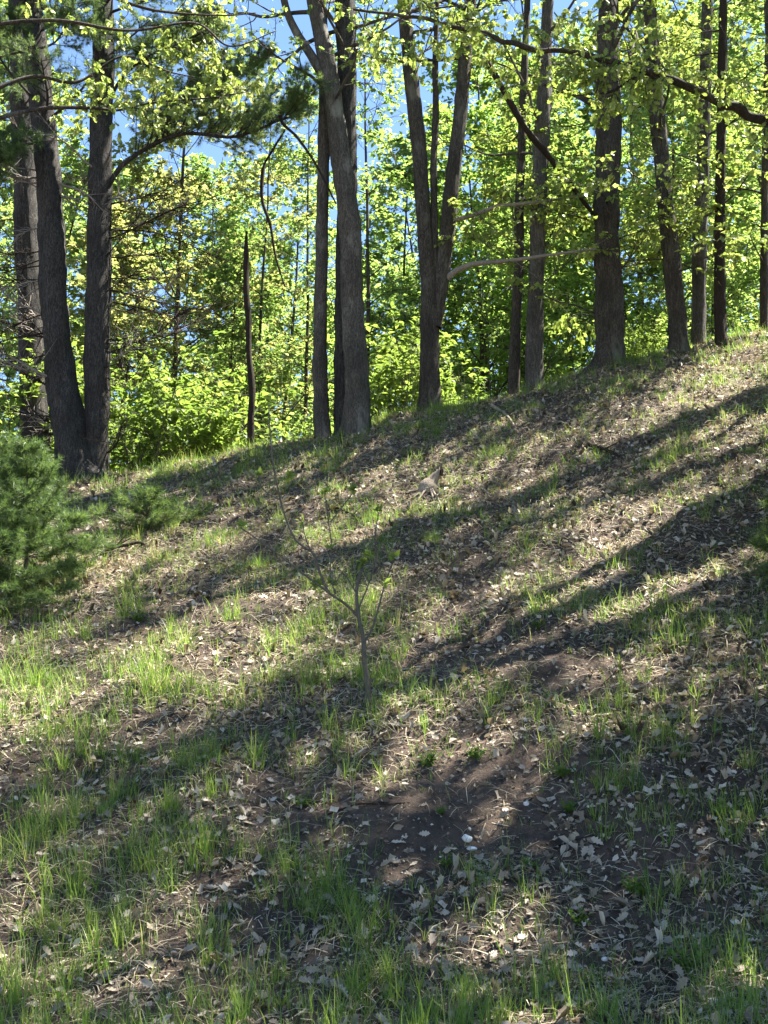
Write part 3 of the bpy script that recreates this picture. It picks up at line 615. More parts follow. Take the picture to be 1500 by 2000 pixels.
def oak_bough(root, b, P, r0, r1, rg, nbr, blen, nsin=0, leafsize=.12, fine=None, crown=None, fmin=.1, tpl='oak'):
    mb = MB(); tube(mb, spline(P, 90), np.linspace(r0, r1, 90), 10, .5, .22); mb.build('branch', M['oak_bark'], root, b, True)
    n = len(P); C = []; A = []
    for k in range(nbr):
        f = (fmin+(1-fmin)*(k+rg.uniform(0, 1))/nbr)*(n-1.01); i = int(f); s = P[i]+(P[i+1]-P[i])*(f-i); t = nrm(P[i+1]-P[i])
        d = nrm(t*.6+rg.normal(0, .7, 3)+np.array([0, 0, rg.choice([.5, -.35])])); L = blen*rg.uniform(.4, 1.1)
        B = grow(s, d, L, 8, .2, 0, rg); tube(fine, B, np.linspace(max(.004, .012*L), .003, 8), 5)
        m = int(4+7*L); g = rg.uniform(.25, 1, m)*7; q = np.minimum(g.astype(int), 6); s0 = B[q]+(B[q+1]-B[q])*(g-q)[:, None]
        dd = nrm(nrm(B[q+1]-B[q])*.6+rg.normal(0, .6, (m, 3))); E = twigs(fine, s0, dd, rg.uniform(.08, .25, m), .0028, .5, None, 1); C.append(E); A.append(dd)
    C = np.concatenate(C); A = np.concatenate(A); nl = 6
    pos = np.repeat(C, nl, 0)+rg.normal(0, .012, (len(C)*nl, 3)); N = len(pos)
    d = nrm(np.repeat(A, nl, 0)*.35+rg.normal(0, .55, (N, 3))+np.array([0, 0, -.75])); nv = rg.normal(0, 1, (N, 3))+np.array([.2, -.2, .5]); sz = leafsize*rg.uniform(.35, 1.2, N)
    u, v = proj(pos); inside = np.where((u > 5) & (u < 1495) & (v > 5) & (v < 900))[0]; sing = set(rg.choice(inside, min(nsin, len(inside)), replace=False).tolist()) if nsin else set()
    keep = np.array([i not in sing for i in range(N)])
    leaves(crown, pos[keep], d[keep], nv[keep], sz[keep], tpl, np.clip(rg.normal(.55, .22, keep.sum()), 0, 1), rg.uniform(-.2, .35, keep.sum()))
    for i in sing: place_leaf('leaf', SIMPLE_OAK[i % 3], pos[i], d[i], nv[i], sz[i], root, b)
rg = np.random.default_rng(90)
# right-hand oak: its bough crosses the top of the view
b = np.array([6.9, 17.2, 0]); b[2] = gz(b[0], b[1])-.1
ro = thing('oak_tree', 'oak whose long mossy bough crosses the upper right of the view', 'tree', b)
TP = spline(np.array([b-[0, 0, .2], b+[.05, 0, 2], b+[.0, .1, 5], b+[.2, .2, 9], b+[.1, .1, 13], b+[.1, 0, 17.5]]), 160); mb = MB(); tube(mb, TP, np.interp(np.linspace(0, 1, 160), [0, .03, .1, .6, 1], [.40, .33, .29, .22, .05]), 22, .5, .14); mb.build('trunk', M['oak_bark'], ro, b, True)
fine = MB(); crown = MB()
bough = spline(np.vstack([TP[38], pxpath([(1620, 275), (1500, 238), (1420, 205), (1335, 165), (1260, 140), (1160, 110), (1060, 98), (980, 80), (900, 55), (850, 42), (770, 28), (690, 18)], [16.2, 16, 15.8, 15.6, 15.5, 15.4, 15.3, 15.3, 15.2, 15.2, 15.2, 15.2])]), 40)
bough[3:-1] += rg.normal(0, .014, bough[3:-1].shape)
oak_bough(ro, b, bough, .064, .016, rg, 50, .9, 200, .115, fine, crown, .12)
sb = spline(pxpath([(1335, 165), (1290, 140), (1250, 90), (1215, 40), (1190, -20)], 15.6), 12); oak_bough(ro, b, sb, .03, .01, rg, 10, .8, 30, .12, fine, crown)
sb = spline(pxpath([(1260, 142), (1225, 160), (1190, 180), (1125, 186)], 15.5), 12); oak_bough(ro, b, sb, .022, .008, rg, 9, .7, 20, .12, fine, crown)
for k in range(9):
    i = int((.55+.43*k/9)*159); a = rg.uniform(-.9, 2.4); L = rg.uniform(2.0, 3.6)
    oak_bough(ro, b, grow(TP[i], (math.cos(a), math.sin(a), .3), L, 14, .08, .3, rg), .05, .012, rg, 13, 1.1, 0, .13, fine, crown, .2, 'ovate')
tag(fine.build('twigs', M['oak_bark'], ro, b), kind='stuff'); adopt(tag(crown.build('crown', M['leaf_oak'], ro, b), kind='stuff'), ro)
# left-hand oak: sprays hang across the pine trunks
b = np.array([-5.6, 13.4, 0]); b[2] = gz(b[0], b[1])-.1
lo = thing('oak_tree', 'oak whose sprays of pale new leaves hang over the pine trunks at upper left', 'tree', b)
TP = spline(np.array([b-[0, 0, .2], b+[.05, 0, 2], b+[-.1, .1, 5], b+[-.1, .2, 8.5]]), 90); mb = MB(); tube(mb, TP, np.interp(np.linspace(0, 1, 90), [0, .04, .5, 1], [.26, .2, .15, .05]), 18, .5, .12); mb.build('trunk', M['oak_bark'], lo, b, True)
fine = MB(); crown = MB()
for f, pts, nb, ns in ((.70, [(-60, 200), (60, 150), (150, 160), (240, 110), (330, 140), (380, 150)], 12, 50), (.66, [(-60, 260), (60, 215), (180, 210), (230, 215), (300, 200), (420, 190), (480, 180)], 18, 60), (.80, [(-60, 60), (100, 40), (250, 60), (380, 45), (450, 90), (540, 60)], 8, 30), (.85, [(-40, 0), (150, -20), (300, 20), (430, 30), (500, 25)], 6, 15)):
    P = spline(np.vstack([TP[int(f*89)], pxpath(pts, [13.6, 13.8, 14, 14.2, 14.4, 14.6, 14.7][:len(pts)])]), 30); oak_bough(lo, b, P, .03, .006, rg, nb, .5, ns, .105, fine, crown, .35)
tag(fine.build('twigs', M['oak_bark'], lo, b), kind='stuff'); adopt(tag(crown.build('crown', M['leaf_oak'], lo, b), kind='stuff'), lo)

# leafy trees standing right of the view: they shade the lower bank
def side_tree(x, y, k, s, rot, label, wide=1.0):
    root = thing('leafy_tree', label, 'tree', (x, y, float(gz(x, y))-.1), 'trees right of the bank'); root.rotation_euler.z = rot; root.scale = (s*wide, s*wide, s*1.55)
    for nm, me in zip(('trunk', 'branches', 'crown'), BGT[k]):
        o = bpy.data.objects.new(nm, me); col.objects.link(o); o.parent = root
        if nm != 'trunk': o['kind'] = 'stuff'
side_tree(7.0, 12.6, 4, .72, .4, 'airy leafy tree right of the bank, level with its middle', 1.3)
side_tree(7.3, 11.3, 3, .68, 1.4, 'bushy leafy tree right of the bank, uphill of the small one', 1.1)
side_tree(5.9, 9.3, 3, .8, 4.4, 'small leafy tree right of the bank, lowest of its row')
for k, (x, y, w) in enumerate([(6.4, 10.7, 'level with the bare sapling'), (7.4, 13.7, 'level with the splintered stump'), (6.8, 14.9, 'just below the oak with the long bough'), (8.3, 11.7, 'behind the sapling-level one'), (9.2, 16.4, 'farthest up the bank'), (7.7, 9.7, 'lowest of the outer slim ones'), (4.3, 9.2, 'nearest to the camera'), (4.75, 10.6, 'second nearest to the camera'), (5.2, 12.3, 'inner row, level with the sapling top'), (5.6, 13.9, 'inner row, near the right-edge young pine'), (5.1, 11.5, 'inner row, fourth from the camera'), (3.9, 8.3, 'closest of all to the bottom edge'), (4.5, 9.9, 'inner row, third from the camera'), (6.0, 15.0, 'inner row, highest up')]):
    side_tree(x, y, 5, (.9+.04*k if k < 6 else .55+.05*(k % 3)), k*1.7, 'slim tall tree right of the bank, '+w, 1.0 if k < 6 else 1.4)

# ------------------------------------------------------------------ young pines
def young_pine(label, x, y, H, spread, seed, lean=(0, 0), nd=34, tint=.55, w0=.1):
    rg = np.random.default_rng(seed); b = np.array([x, y, float(gz(x, y))-.03])
    root = thing('young_pine', label, 'pine sapling', b, 'young pines on the bank')
    P = grow(b, (lean[0], lean[1], 1), H, 14, .03, .5, rg); mb = MB(); tube(mb, P, np.linspace(.012+.012*H, .005, 14), 8, .5, .05); mb.build('trunk', M['young_stem'], root, b, True)
    wood = MB(); ndl = MB(); nw = max(int(H/.19), 3); S = []; A = []; T = []
    for w in range(nw):
        f = w0+(.97-w0)*w/(nw-1); i = f*13; q = min(int(i), 12); s = P[q]+(P[q+1]-P[q])*(i-q)
        for k in range(8):
            a = k*.785+w*.7+rg.normal(0, .25); L = (spread*(1-f)**.8+.12)*rg.uniform(.7, 1.15)
            B = grow(s, (math.cos(a), math.sin(a), -.12+.8*f), L, 7, .07, .35, rg); tube(wood, B, np.linspace(.007, .003, 7), 4)
            m = int(6+L*24); g = rg.uniform(.06, 1, m)*6; qq = np.minimum(g.astype(int), 5); s0 = B[qq]+(B[qq+1]-B[qq])*(g-qq)[:, None]; t = nrm(B[qq+1]-B[qq])
            dd = nrm(t*.8+rg.normal(0, .5, (m, 3))*np.array([1, 1, .5])+np.array([0, 0, .15])); LL = rg.uniform(.04, .16, m); twigs(wood, s0, dd, LL, .0025, .5, None, 1)
            for u in (.5, 1.): S.append(s0+dd*(LL*u)[:, None]); A.append(dd); T.append(np.clip(rg.normal(tint, .12, m), 0, 1))
            S.append(B[1:]); A.append(nrm(np.gradient(B, axis=0))[1:]); T.append(np.full(6, tint))
    S.append(P[-1:]); A.append(np.array([[0, 0, 1.]])); T.append(np.array([tint]))
    needles(ndl, np.concatenate(S), np.concatenate(A), nd, .095, .0023, .85, np.concatenate(T))
    wood.build('branches', M['young_stem'], root, b); tag(ndl.build('crown', M['needle'], root, b), kind='stuff')
p = gpix(48, 1165); young_pine('bushy young pine at the left edge below the twin-trunked pine', p[0], p[1], 1.6, .92, 101, nd=16, tint=.36, w0=.02)
p = gpix(135, 1120); young_pine('short young pine close beside the bushy one at left', p[0], p[1], .6, .5, 106, nd=16, tint=.4, w0=.04)
p = gpix(10, 1190); young_pine('low young pine in the left corner below the bushy one', p[0], p[1], .9, .75, 107, nd=18, tint=.42, w0=.04)
p = gpix(-40, 1100); young_pine('young pine at the very left edge behind the bushy one', p[0], p[1], 1.5, .9, 102, nd=14, tint=.35)
p = gpix(285, 1035); young_pine('low spreading pine seedling right of the bushy young pine', p[0], p[1], .36, .7, 103, nd=16, tint=.5, w0=.15)
p = gpix(1585, 1150); young_pine('young pine at the right edge half way up the bank', p[0], p[1], 1.35, .55, 104, tint=.55, nd=16)
p = gpix(1640, 960); young_pine('taller young pine at the right edge near the crest', p[0], p[1], 4.0, .75, 105, tint=.65, nd=9)

# ------------------------------------------------------------------ bare sapling in the middle of the bank
p = gpix(720, 1378); D0 = p[1]; sp = thing('sapling', 'thin bare sapling with sprouting leaf tufts in the middle of the bank', 'sapling', p)
crown = MB(); rg = np.random.default_rng(111)
def stem(pts, w0, w1, dd=0.0, name='stem'):
    Ds = [D0+dd*k/(len(pts)-1) for k in range(len(pts))]; P = spline(pxpath(pts, Ds), 30); mb = MB(); tube(mb, P, np.linspace(pxr(w0*.68, D0), pxr(w1*.8, D0), 30), 7, .5, .1); E_ = P[[8, 12, 15, 18, 21, 24, 26, 28]]; twigs(mb, E_, rg.normal(0, .7, (8, 3))+np.array([0, 0, .7]), rg.uniform(.1, .42, 8), .0026, .5, rg.normal(0, .05, (8, 3))); mb.build(name, M['young_stem'], sp, p, True); return P
stem([(720, 1385), (718, 1340), (712, 1290), (710, 1250), (700, 1200), (697, 1150), (708, 1105)], 17, 7)
stem([(700, 1205), (675, 1180), (650, 1163), (605, 1130), (540, 1080), (470, 1030)], 9, 3, -.3, 'branch')
stem([(640, 1155), (620, 1105), (612, 1080), (578, 1055), (556, 1005), (545, 965), (533, 900), (527, 840), (525, 790)], 8, 3, .25, 'branch')
stem([(545, 975), (525, 965), (510, 950), (505, 930)], 5, 2, .05, 'branch')
stem([(712, 1255), (728, 1225), (740, 1185), (752, 1140), (770, 1090)], 7, 3, .2, 'branch')
stem([(700, 1190), (720, 1140), (735, 1090), (732, 1050), (740, 1000)], 5, 2, -.2, 'branch')
stem([(655, 1160), (645, 1120), (648, 1070), (640, 1010), (634, 965)], 5, 2, .3, 'branch')
stem([(620, 1100), (600, 1060), (590, 1020)], 4, 2, -.1, 'branch'); stem([(645, 1020), (680, 975), (690, 960)], 4, 2, .1, 'branch')
stem([(697, 1160), (670, 1120), (655, 1140), (647, 1138)], 4, 2, -.15, 'branch')
for u, v, n in [(525, 785, 7), (505, 928, 10), (634, 960, 9), (690, 957, 8), (647, 1138, 8), (617, 1142, 9), (708, 1100, 9), (722, 1085, 6), (770, 1088, 6), (740, 998, 7), (565, 930, 6), (470, 1028, 4), (752, 1140, 4), (590, 1018, 4), (648, 1070, 3)]:
    c = pix(u, v, D0+rg.normal(0, .1)); n = int(n*2.2); d = nrm(rg.normal(0, .7, (n, 3))+np.array([0, 0, .35])); leaves(crown, np.repeat(c[None], n, 0), d, rg.normal(0, .5, (n, 3))+np.array([0, -.4, 1]), rg.uniform(.035, .085, n), 'ovate', rg.uniform(.5, 1, n), .2)
tag(crown.build('leaves', M['leaf_bush'], sp, p), kind='stuff')

MARKS = [('the bare sapling', 720, 1378), ('the largest white stone', 912, 1642), ('the splintered stump', 838, 955), ('the bushy young pine', 70, 1165), ('the bottom left corner', 0, 2000), ('the bottom right corner', 1500, 2000), ('the right-edge young pine', 1535, 1150), ('the pale stone at lower right', 1435, 1804), ('the left edge', 0, 1500)]
ORD = ['nearest to it', 'second nearest to it', 'third nearest to it', 'fourth nearest to it', 'fifth nearest to it', 'sixth nearest to it', 'seventh nearest to it', 'eighth nearest to it', 'ninth nearest to it', 'tenth nearest to it', 'eleventh nearest to it', 'twelfth nearest to it']
def place_labels(items):
    """items: (object, what, u, v): say on which side of the nearest landmark each lies, and which nearest"""
    bins = {}
    for o, what, u, v in items:
        nm, mu, mv = min(MARKS, key=lambda m: (m[1]-u)**2+(m[2]-v)**2); du, dv = u-mu, v-mv; w = []
        if abs(dv) > .45*abs(du): w.append('below' if dv > 0 else 'above')
        if abs(du) > .45*abs(dv): w.append('right of' if du > 0 else 'left of')
        side = ' and '.join(w) if w else 'beside'
        if nm == 'the left edge': side = 'near'
        if 'corner' in nm: side = 'near'
        bins.setdefault((what, side, nm), []).append((du*du+dv*dv, o))
    for (what, side, nm), L in bins.items():
        L.sort(key=lambda t: t[0])
        for k, (_, o) in enumerate(L): o['label'] = '%s %s %s' % (what, side, nm) + (', '+ORD[min(k, 11)] if len(L) > 1 else '')
# ------------------------------------------------------------------ stones, stump, fallen wood
def stone(name, label, u, v, s, seed, group=None):
    rg = np.random.default_rng(seed); c = gpix(u, v); th = np.linspace(0, math.pi, 13); ph = np.linspace(0, 6.283, 18, endpoint=False)
    T, Pq = np.meshgrid(th, ph, indexing='ij'); d = np.stack([np.sin(T)*np.cos(Pq), np.sin(T)*np.sin(Pq), np.cos(T)], -1)
    k = rg.normal(size=(6, 3)); off = rg.uniform(.62, .95, 6); r = np.ones(T.shape)
    for q, o_ in zip(nrm(k), off): dp = d@q; r = np.minimum(r, np.where(dp > .05, o_/np.maximum(dp, .05), 9))
    V = d*r[..., None]*np.array(s)*(1+.03*rg.normal(size=T.shape)[..., None]); V[..., 2] += s[2]*.25
    i = (np.arange(12)[:, None]*18); j = np.arange(18)[None]; Q = np.stack([i+j, i+18+j, i+18+(j+1) % 18, i+(j+1) % 18], -1).reshape(-1, 4)
    o = MB().add(V+c, None, Q).build(name, M['stone'], None, c, True); tag(o, label, 'stone', group)
stone('stone', 'largest white stone on the bare dirt patch', 912, 1642, (.038, .033, .032), 1)
stone('stone', 'flat white stone touching the largest one on its downhill side', 921, 1660, (.038, .028, .016), 2)
stone('stone', 'tiny white pebble just above the largest stone', 917, 1621, (.012, .01, .01), 3)
stone('stone', 'white egg-sized stone right of and above the two touching stones', 1028, 1573, (.022, .022, .022), 4)
stone('stone', 'small pale stone beside dry leaves at lower right', 1435, 1804, (.03, .024, .02), 5)
stone('stone', 'smallest pale stone in the bottom right leaf litter', 1181, 1877, (.02, .018, .016), 6)
stone('stone', 'pale stone under the grass right of the dirt patch', 1119, 1508, (.025, .02, .018), 7)
# broken stub
c = gpix(838, 955); st = thing('broken_stump', 'short pale splintered stump on the upper bank', 'stump', c)
P = np.array([c+[-.02, 0, -.25], c+[-.01, 0, 0], c+[.05, .02, .11], c+[.13, .03, .23]]); mb = MB(); tube(mb, spline(P, 30), np.interp(np.linspace(0, 1, 30), [0, .4, .6, .85, 1], [.11, .085, .062, .045, .025]), 16, .5, .30); mb.build('trunk', M['snag_wood'], st, c, True)
for q in range(5):
    t_ = P[-1]+np.array([math.cos(q*1.26)*.025, math.sin(q*1.26)*.025, -.06]); mb = MB(); tube(mb, np.array([t_, t_+[.01, 0, .06], t_+[.025, .005, .11+.02*(q % 3)]]), [.018, .014, .003], 6, .5, .2); mb.build('splinter', M['snag_wood' if q % 2 else 'dark_wood'], st, c, True)
rg = np.random.default_rng(120)
for k in range(7):
    a = rg.uniform(2.6, 6.8); d = np.array([math.cos(a), math.sin(a), -.05]); mb = MB(); q = c+d*.10; L = rg.uniform(.2, .5); P = np.array([q+d*L*t for t in np.linspace(0, 1, 6)]); P[:, 2] = gz(P[:, 0], P[:, 1])+np.array([.02, .015, .01, .008, .005, .003]); tube(mb, P, np.linspace(.016, .005, 6), 6, .5, .15); mb.build('root', M['snag_wood'], st, c, True)
def ground_stick(name, label, pts, r0, r1, mat, group=None, lift=.0, forks=0, seed=0):
    rg = np.random.default_rng(seed); G = np.array([gpix(*q) for q in pts]); P = spline(G, 24); P[:, 2] = np.maximum(gz(P[:, 0], P[:, 1])+r0*.5, P[:, 2])+lift*np.sin(np.linspace(0, 3.14, 24))
    mb = MB(); tube(mb, P, np.linspace(r0, r1, 24), 7, .5, .14)
    for k in range(forks):
        i = rg.integers(5, 20); t = nrm(P[i+1]-P[i]); twigs(mb, P[i:i+1], (t+rg.normal(0, .6, 3)+[0, 0, .3])[None], rg.uniform(.12, .35), r0*.45)
    o = mb.build(name, M[mat], None, P[0], True); return tag(o, label, 'fallen branch', group)
ground_stick('fallen_branch', 'dark curved root-like branch lying below the crest at right', [(1150, 872), (1170, 880), (1190, 888), (1215, 896)], .035, .012, 'dark_wood', None, .03, 2, 1)
ground_stick('fallen_branch', 'grey branch beside the grass right of the splintered stump', [(960, 792), (985, 812), (1000, 830), (1008, 850)], .028, .012, 'snag_wood', None, .03, 1, 2)
ground_stick('fallen_branch', 'dark bough lying at the foot of the twin pine', [(200, 905), (240, 897), (280, 900), (292, 915)], .03, .012, 'dark_wood', None, .08, 3, 3)
ground_stick('fallen_branch', 'bent dark stick lying behind the bare sapling', [(640, 995), (665, 1000), (690, 1012), (712, 1030)], .016, .008, 'dark_wood', None, .03, 2, 4)
ground_stick('fallen_branch', 'pale curved stick below the pine seedling', [(362, 1010), (372, 985), (385, 965)], .014, .008, 'snag_wood', None, .03, 1, 5)
ground_stick('fallen_branch', 'thin dark stick across the dirt patch', [(640, 1592), (690, 1578), (740, 1575), (800, 1570)], .007, .004, 'dark_wood', None, .01, 2, 6)
rg = np.random.default_rng(130); TW = []
for k in range(46):
    u = rg.uniform(20, 1480); v = rg.uniform(960, 1980); v = max(v, np.interp(u, _cp[:, 0], _cp[:, 1])+60); a = rg.normal(-.25, .6); L = rg.uniform(35, 110)
    o = ground_stick('fallen_twig', 'short thin dead twig lying on the leaf litter', [(u, v), (u+L*.35*math.cos(a)+rg.normal(0, 4), v+L*.35*math.sin(a)+rg.normal(0, 3)), (u+L*math.cos(a), v+L*math.sin(a))], rg.uniform(.003, .007), .002, ('dead_wood', 'snag_wood', 'dark_wood')[k % 3], 'dead twigs on the bank', .015, int(rg.integers(0, 3)), k); TW.append((o, ('grey', 'tan', 'dark')[k % 3]+' dead twig', u, v))
place_labels(TW)

# ------------------------------------------------------------------ ground cover
rg = np.random.default_rng(140)
def scatter(n, y0=6.6, y1=20.3, margin=.8):
    Y = rg.uniform(y0, y1, n*2); X = rg.uniform(-1, 1, n*2)*(0.3*20.3+margin); k = np.abs(X) < .305*Y+margin; X, Y = X[k][:n], Y[k][:n]
    return X, Y, gz(X, Y)
def gnormal(X, Y, e=.05):
    return nrm(np.stack([-(gz(X+e, Y)-gz(X-e, Y))/(2*e), -(gz(X, Y+e)-gz(X, Y-e))/(2*e), np.ones_like(X)], -1))
def blob(u, v, cu, cv, ru, rv): return np.exp(-(((u-cu)/ru)**2+((v-cv)/rv)**2))
def maps(X, Y, Z):
    """bank-wide densities, laid out by where patches lie on the bank"""
    u, v = proj(np.stack([X, Y, Z], -1)); cr = np.interp(u, _cp[:, 0], _cp[:, 1]); dc = v-cr
    patch = noise2(X, Y, .9, 5); pat2 = noise2(X, Y, .35, 14)
    bare = np.clip(1.2*blob(u, v, 850, 1600, 260, 105)+1.0*blob(u, v, 1050, 1290, 170, 70)+.8*blob(u, v, 420, 1180, 110, 25)+.7*blob(u, v, 930, 1480, 130, 50)+.6*blob(u, v, 1350, 1820, 160, 60), 0, 1)
    gr = .78+.2/(1+np.exp(-(v-1180)/60))+.40*blob(u, v, 150, 1550, 480, 420)+.7*blob(u, v, 60, 1950, 300, 200)+.6*blob(u, v, 700, 2010, 700, 120)+.25*blob(u, v, 1250, 1350, 130, 160)+1.3*np.exp(-(dc/38)**2)+.25*blob(u, v, 700, 1080, 320, 130)
    gr = np.minimum(gr, 1.5)*np.clip(.55+.15*patch+.5*pat2, .10, 1.4)*(1-.9*bare)
    dry = .55+.9*np.exp(-((dc-55)/60)**2)*(u > 500)+.9*blob(u, v, 350, 1110, 260, 70)+.3*blob(u, v, 1150, 1050, 350, 120)
    dry = dry*np.clip(.7+.4*patch, .15, 1.3)*(1-.7*bare)
    lit = np.clip(.75+.25*(u-500)/900+.3*blob(u, v, 1250, 1600, 350, 300)-.25*noise2(X, Y, .6, 20), .25, 1.3)*(1-.66*bare)
    return u, v, gr, dry, lit
def blades(mb, S, A, L, W, lean, tint, seg=3, curve=.6):
    """curved tapering blades: start S, heading angle A, length L, width W"""
    N = len(S); hd = np.stack([np.cos(A), np.sin(A), np.zeros(N)], -1); sd = np.stack([-np.sin(A), np.cos(A), np.zeros(N)], -1); up = np.array([0, 0, 1.]); V = []
    for s in range(seg+1):
        f = s/seg; ang = lean+curve*f*(lean+.25); c = S+hd*(L*f*np.sin(np.minimum(ang, 2.2)))[:, None]+up*(L*f*np.cos(np.minimum(ang, 2.2)))[:, None]
        w = W*(1-f**1.5)*(.75+.5*math.sin(3.14*min(f+.2, 1)))
        if s < seg: V += [c-sd*w[:, None], c+sd*w[:, None]]
        else: V.append(c)
    V = np.stack(V, 1); m = V.shape[1]; b = np.arange(N)[:, None]*m
    Q = [b+np.array([[2*s, 2*s+1, 2*s+3, 2*s+2]]) for s in range(seg-1)]; T = b+np.array([[2*seg-2, 2*seg-1, 2*seg]])
    mb.add(V.reshape(-1, 3), T, np.stack(Q, 1).reshape(-1, 4), np.repeat(np.clip(tint, 0, 1), m))
def tuft_arrays(c, n, h, spread, t0):
    """n blades per tuft"""
    N = len(c); idx = np.repeat(np.arange(N), n); K = len(idx)
    off = rg.normal(0, 1, (K, 2))*spread[idx][:, None]; S = c[idx].copy(); S[:, 0] += off[:, 0]; S[:, 1] += off[:, 1]; S[:, 2] = gz(S[:, 0], S[:, 1])-.01
    A = np.arctan2(off[:, 1], off[:, 0])+rg.normal(0, .9, K); L = h[idx]*rg.uniform(.45, 1.15, K); lean = np.abs(rg.normal(.12, .30, K))
    return S, A, L, rg.uniform(.0016, .0034, K), lean, np.clip(t0[idx]+rg.normal(0, .13, K), 0, 1)
X, Y, Z = scatter(31500); u, v, gr, dry, lit = maps(X, Y, Z); k = rg.uniform(0, 1, len(X)) < gr*.95; X, Y, Z, gr = X[k], Y[k], Z[k], gr[k]; N = len(X); v = v[k]; k = slice(None)
n = rg.integers(3, 11, N); n = (n*np.clip(.6+.5*gr, .6, 1.5)).astype(int); h = (.07+.24*rg.uniform(0, 1, N)**1.3)*np.where(v[k] < 1180, .8, 1.08)*np.clip(.75+.35*gr, .7, 1.5)
mb = MB(); blades(mb, *tuft_arrays(np.stack([X, Y, Z], -1), n, h, rg.uniform(.005, .032, N), rg.normal(.48, .2, N)))
tag(mb.build('grass', M['grass']), 'green spring grass growing in tufts all over the bank', 'grass', kind='stuff')
# dry straw and fallen needles
mb = MB(); X, Y, Z = scatter(120000); u, v, gr, dry, lit = maps(X, Y, Z); k = rg.uniform(0, 1, len(X)) < dry*.95; X, Y, Z = X[k], Y[k], Z[k]; N = len(X)
nv = gnormal(X, Y); A = rg.normal(-1.9, .9, N); d = np.stack([np.cos(A), np.sin(A), np.zeros(N)], -1); d = nrm(d-nv*(d*nv).sum(1, keepdims=True)+nv*rg.uniform(0, .6, (N, 1)))
L = rg.uniform(.06, .26, N); sd = nrm(np.cross(d, nv))*rg.uniform(.0013, .0030, (N, 1)); S = np.stack([X, Y, Z+.006], -1); m_ = S+d*(L*.55)[:, None]; e = S+d*L[:, None]-nv*(L*.22)[:, None]
V = np.stack([S-sd, S+sd, m_+sd, m_-sd, e], 1).reshape(-1, 3); b = np.arange(N)[:, None]*5
mb.add(V, np.stack([b[:, 0]+3, b[:, 0]+2, b[:, 0]+4], -1), b+np.array([[0, 1, 2, 3]]), np.repeat(np.clip(rg.normal(.5, .22, N), 0, 1), 5))
tag(mb.build('dry_straw', M['straw']), 'dead straw and fallen needles matted over the bank', 'dry grass', kind='stuff')
# dead oak leaves: the nearest as single leaves, the rest as litter
X, Y, Z = scatter(70000); u, v, gr, dry, lit = maps(X, Y, Z); k = rg.uniform(0, 1, len(X)) < lit*.95; X, Y, Z, u, v = X[k], Y[k], Z[k], u[k], v[k]; N = len(X)
nv = nrm(gnormal(X, Y)+rg.normal(0, .42, (N, 3))); A = rg.uniform(0, 6.283, N); d = np.stack([np.cos(A), np.sin(A), np.zeros(N)], -1); d = nrm(d-nv*(d*nv).sum(1, keepdims=True))
sz = .022+.082*rg.uniform(0, 1, N)**2.1; pos = np.stack([X, Y, Z+rg.uniform(.004, .022, N)], -1); tint = np.clip(rg.normal(.5, .3, N), 0, 1); curl = rg.normal(.15, .45, N)
ins = np.where((u > 10) & (u < 1490) & (v < 1990))[0]; order = ins[np.argsort(-(sz/Y)[ins])][:300]; keep = np.ones(N, bool); keep[order] = False
oakish = (rg.uniform(0, 1, N) < .34) & (Y < 13); near = keep & oakish; far = keep & ~oakish
mb = MB(); leaves(mb, pos[near], d[near], nv[near], sz[near], 'oak', tint[near], curl[near]); 
pick = rg.integers(0, 5, N)
for q in range(5):
    f_ = far & (pick == q); leaves(mb, pos[f_], d[f_], nv[f_], sz[f_]*(.85 if q < 4 else 1), 'crumple%d' % q if q < 4 else 'ovate', tint[f_], curl[f_]*1.5)
tag(mb.build('leaf_litter', M['litter']), 'litter of curled tan oak leaves covering the bank', 'leaf litter', kind='stuff')
DL = []
for q in range(6):
    mb = MB(); leaves(mb, np.zeros((1, 3)), np.array([[1., 0, 0]]), np.array([[0, 0, 1.]]), 1.0, 'oak', .35+.08*q, (-.25, .05, .2, .35, .5, -.1)[q]); DL.append(mb.mesh('dead_leaf', M['litter']))
for i in order: place_leaf('dead_leaf', DL[i % 6], pos[i]+[0, 0, .006], d[i], nv[i], sz[i], ground)
X, Y, Z = scatter(36000); u, v, gr, dry, lit = maps(X, Y, Z); N = len(X); nv = nrm(gnormal(X, Y)+rg.normal(0, .4, (N, 3))); A = rg.uniform(0, 6.283, N); d = np.stack([np.cos(A), np.sin(A), np.zeros(N)], -1); d = nrm(d-nv*(d*nv).sum(1, keepdims=True))
pos = np.stack([X, Y, Z+.004], -1); mb = MB(); h_ = np.arange(N) < 26000
leaves(mb, pos[h_], d[h_], nv[h_], rg.uniform(.010, .032, h_.sum()), 'simple', np.clip(rg.normal(.4, .25, h_.sum()), 0, 1), rg.normal(0, .5, h_.sum()))
q_ = ~h_; S = pos[q_]; dd = d[q_]; L = rg.uniform(.04, .11, len(S)); sd = nrm(np.cross(dd, nv[q_]))*rg.uniform(.0007, .0016, (len(S), 1)); e = S+dd*L[:, None]; K = len(S)
mb.add(np.stack([S-sd, S+sd, e], 1).reshape(-1, 3), np.arange(K*3).reshape(-1, 3), None, np.repeat(np.clip(rg.normal(.3, .2, K), 0, 1), 3))
tag(mb.build('leaf_debris', M['litter']), 'crumbs of dead leaves and brown pine needles scattered over the soil', 'leaf debris', kind='stuff')
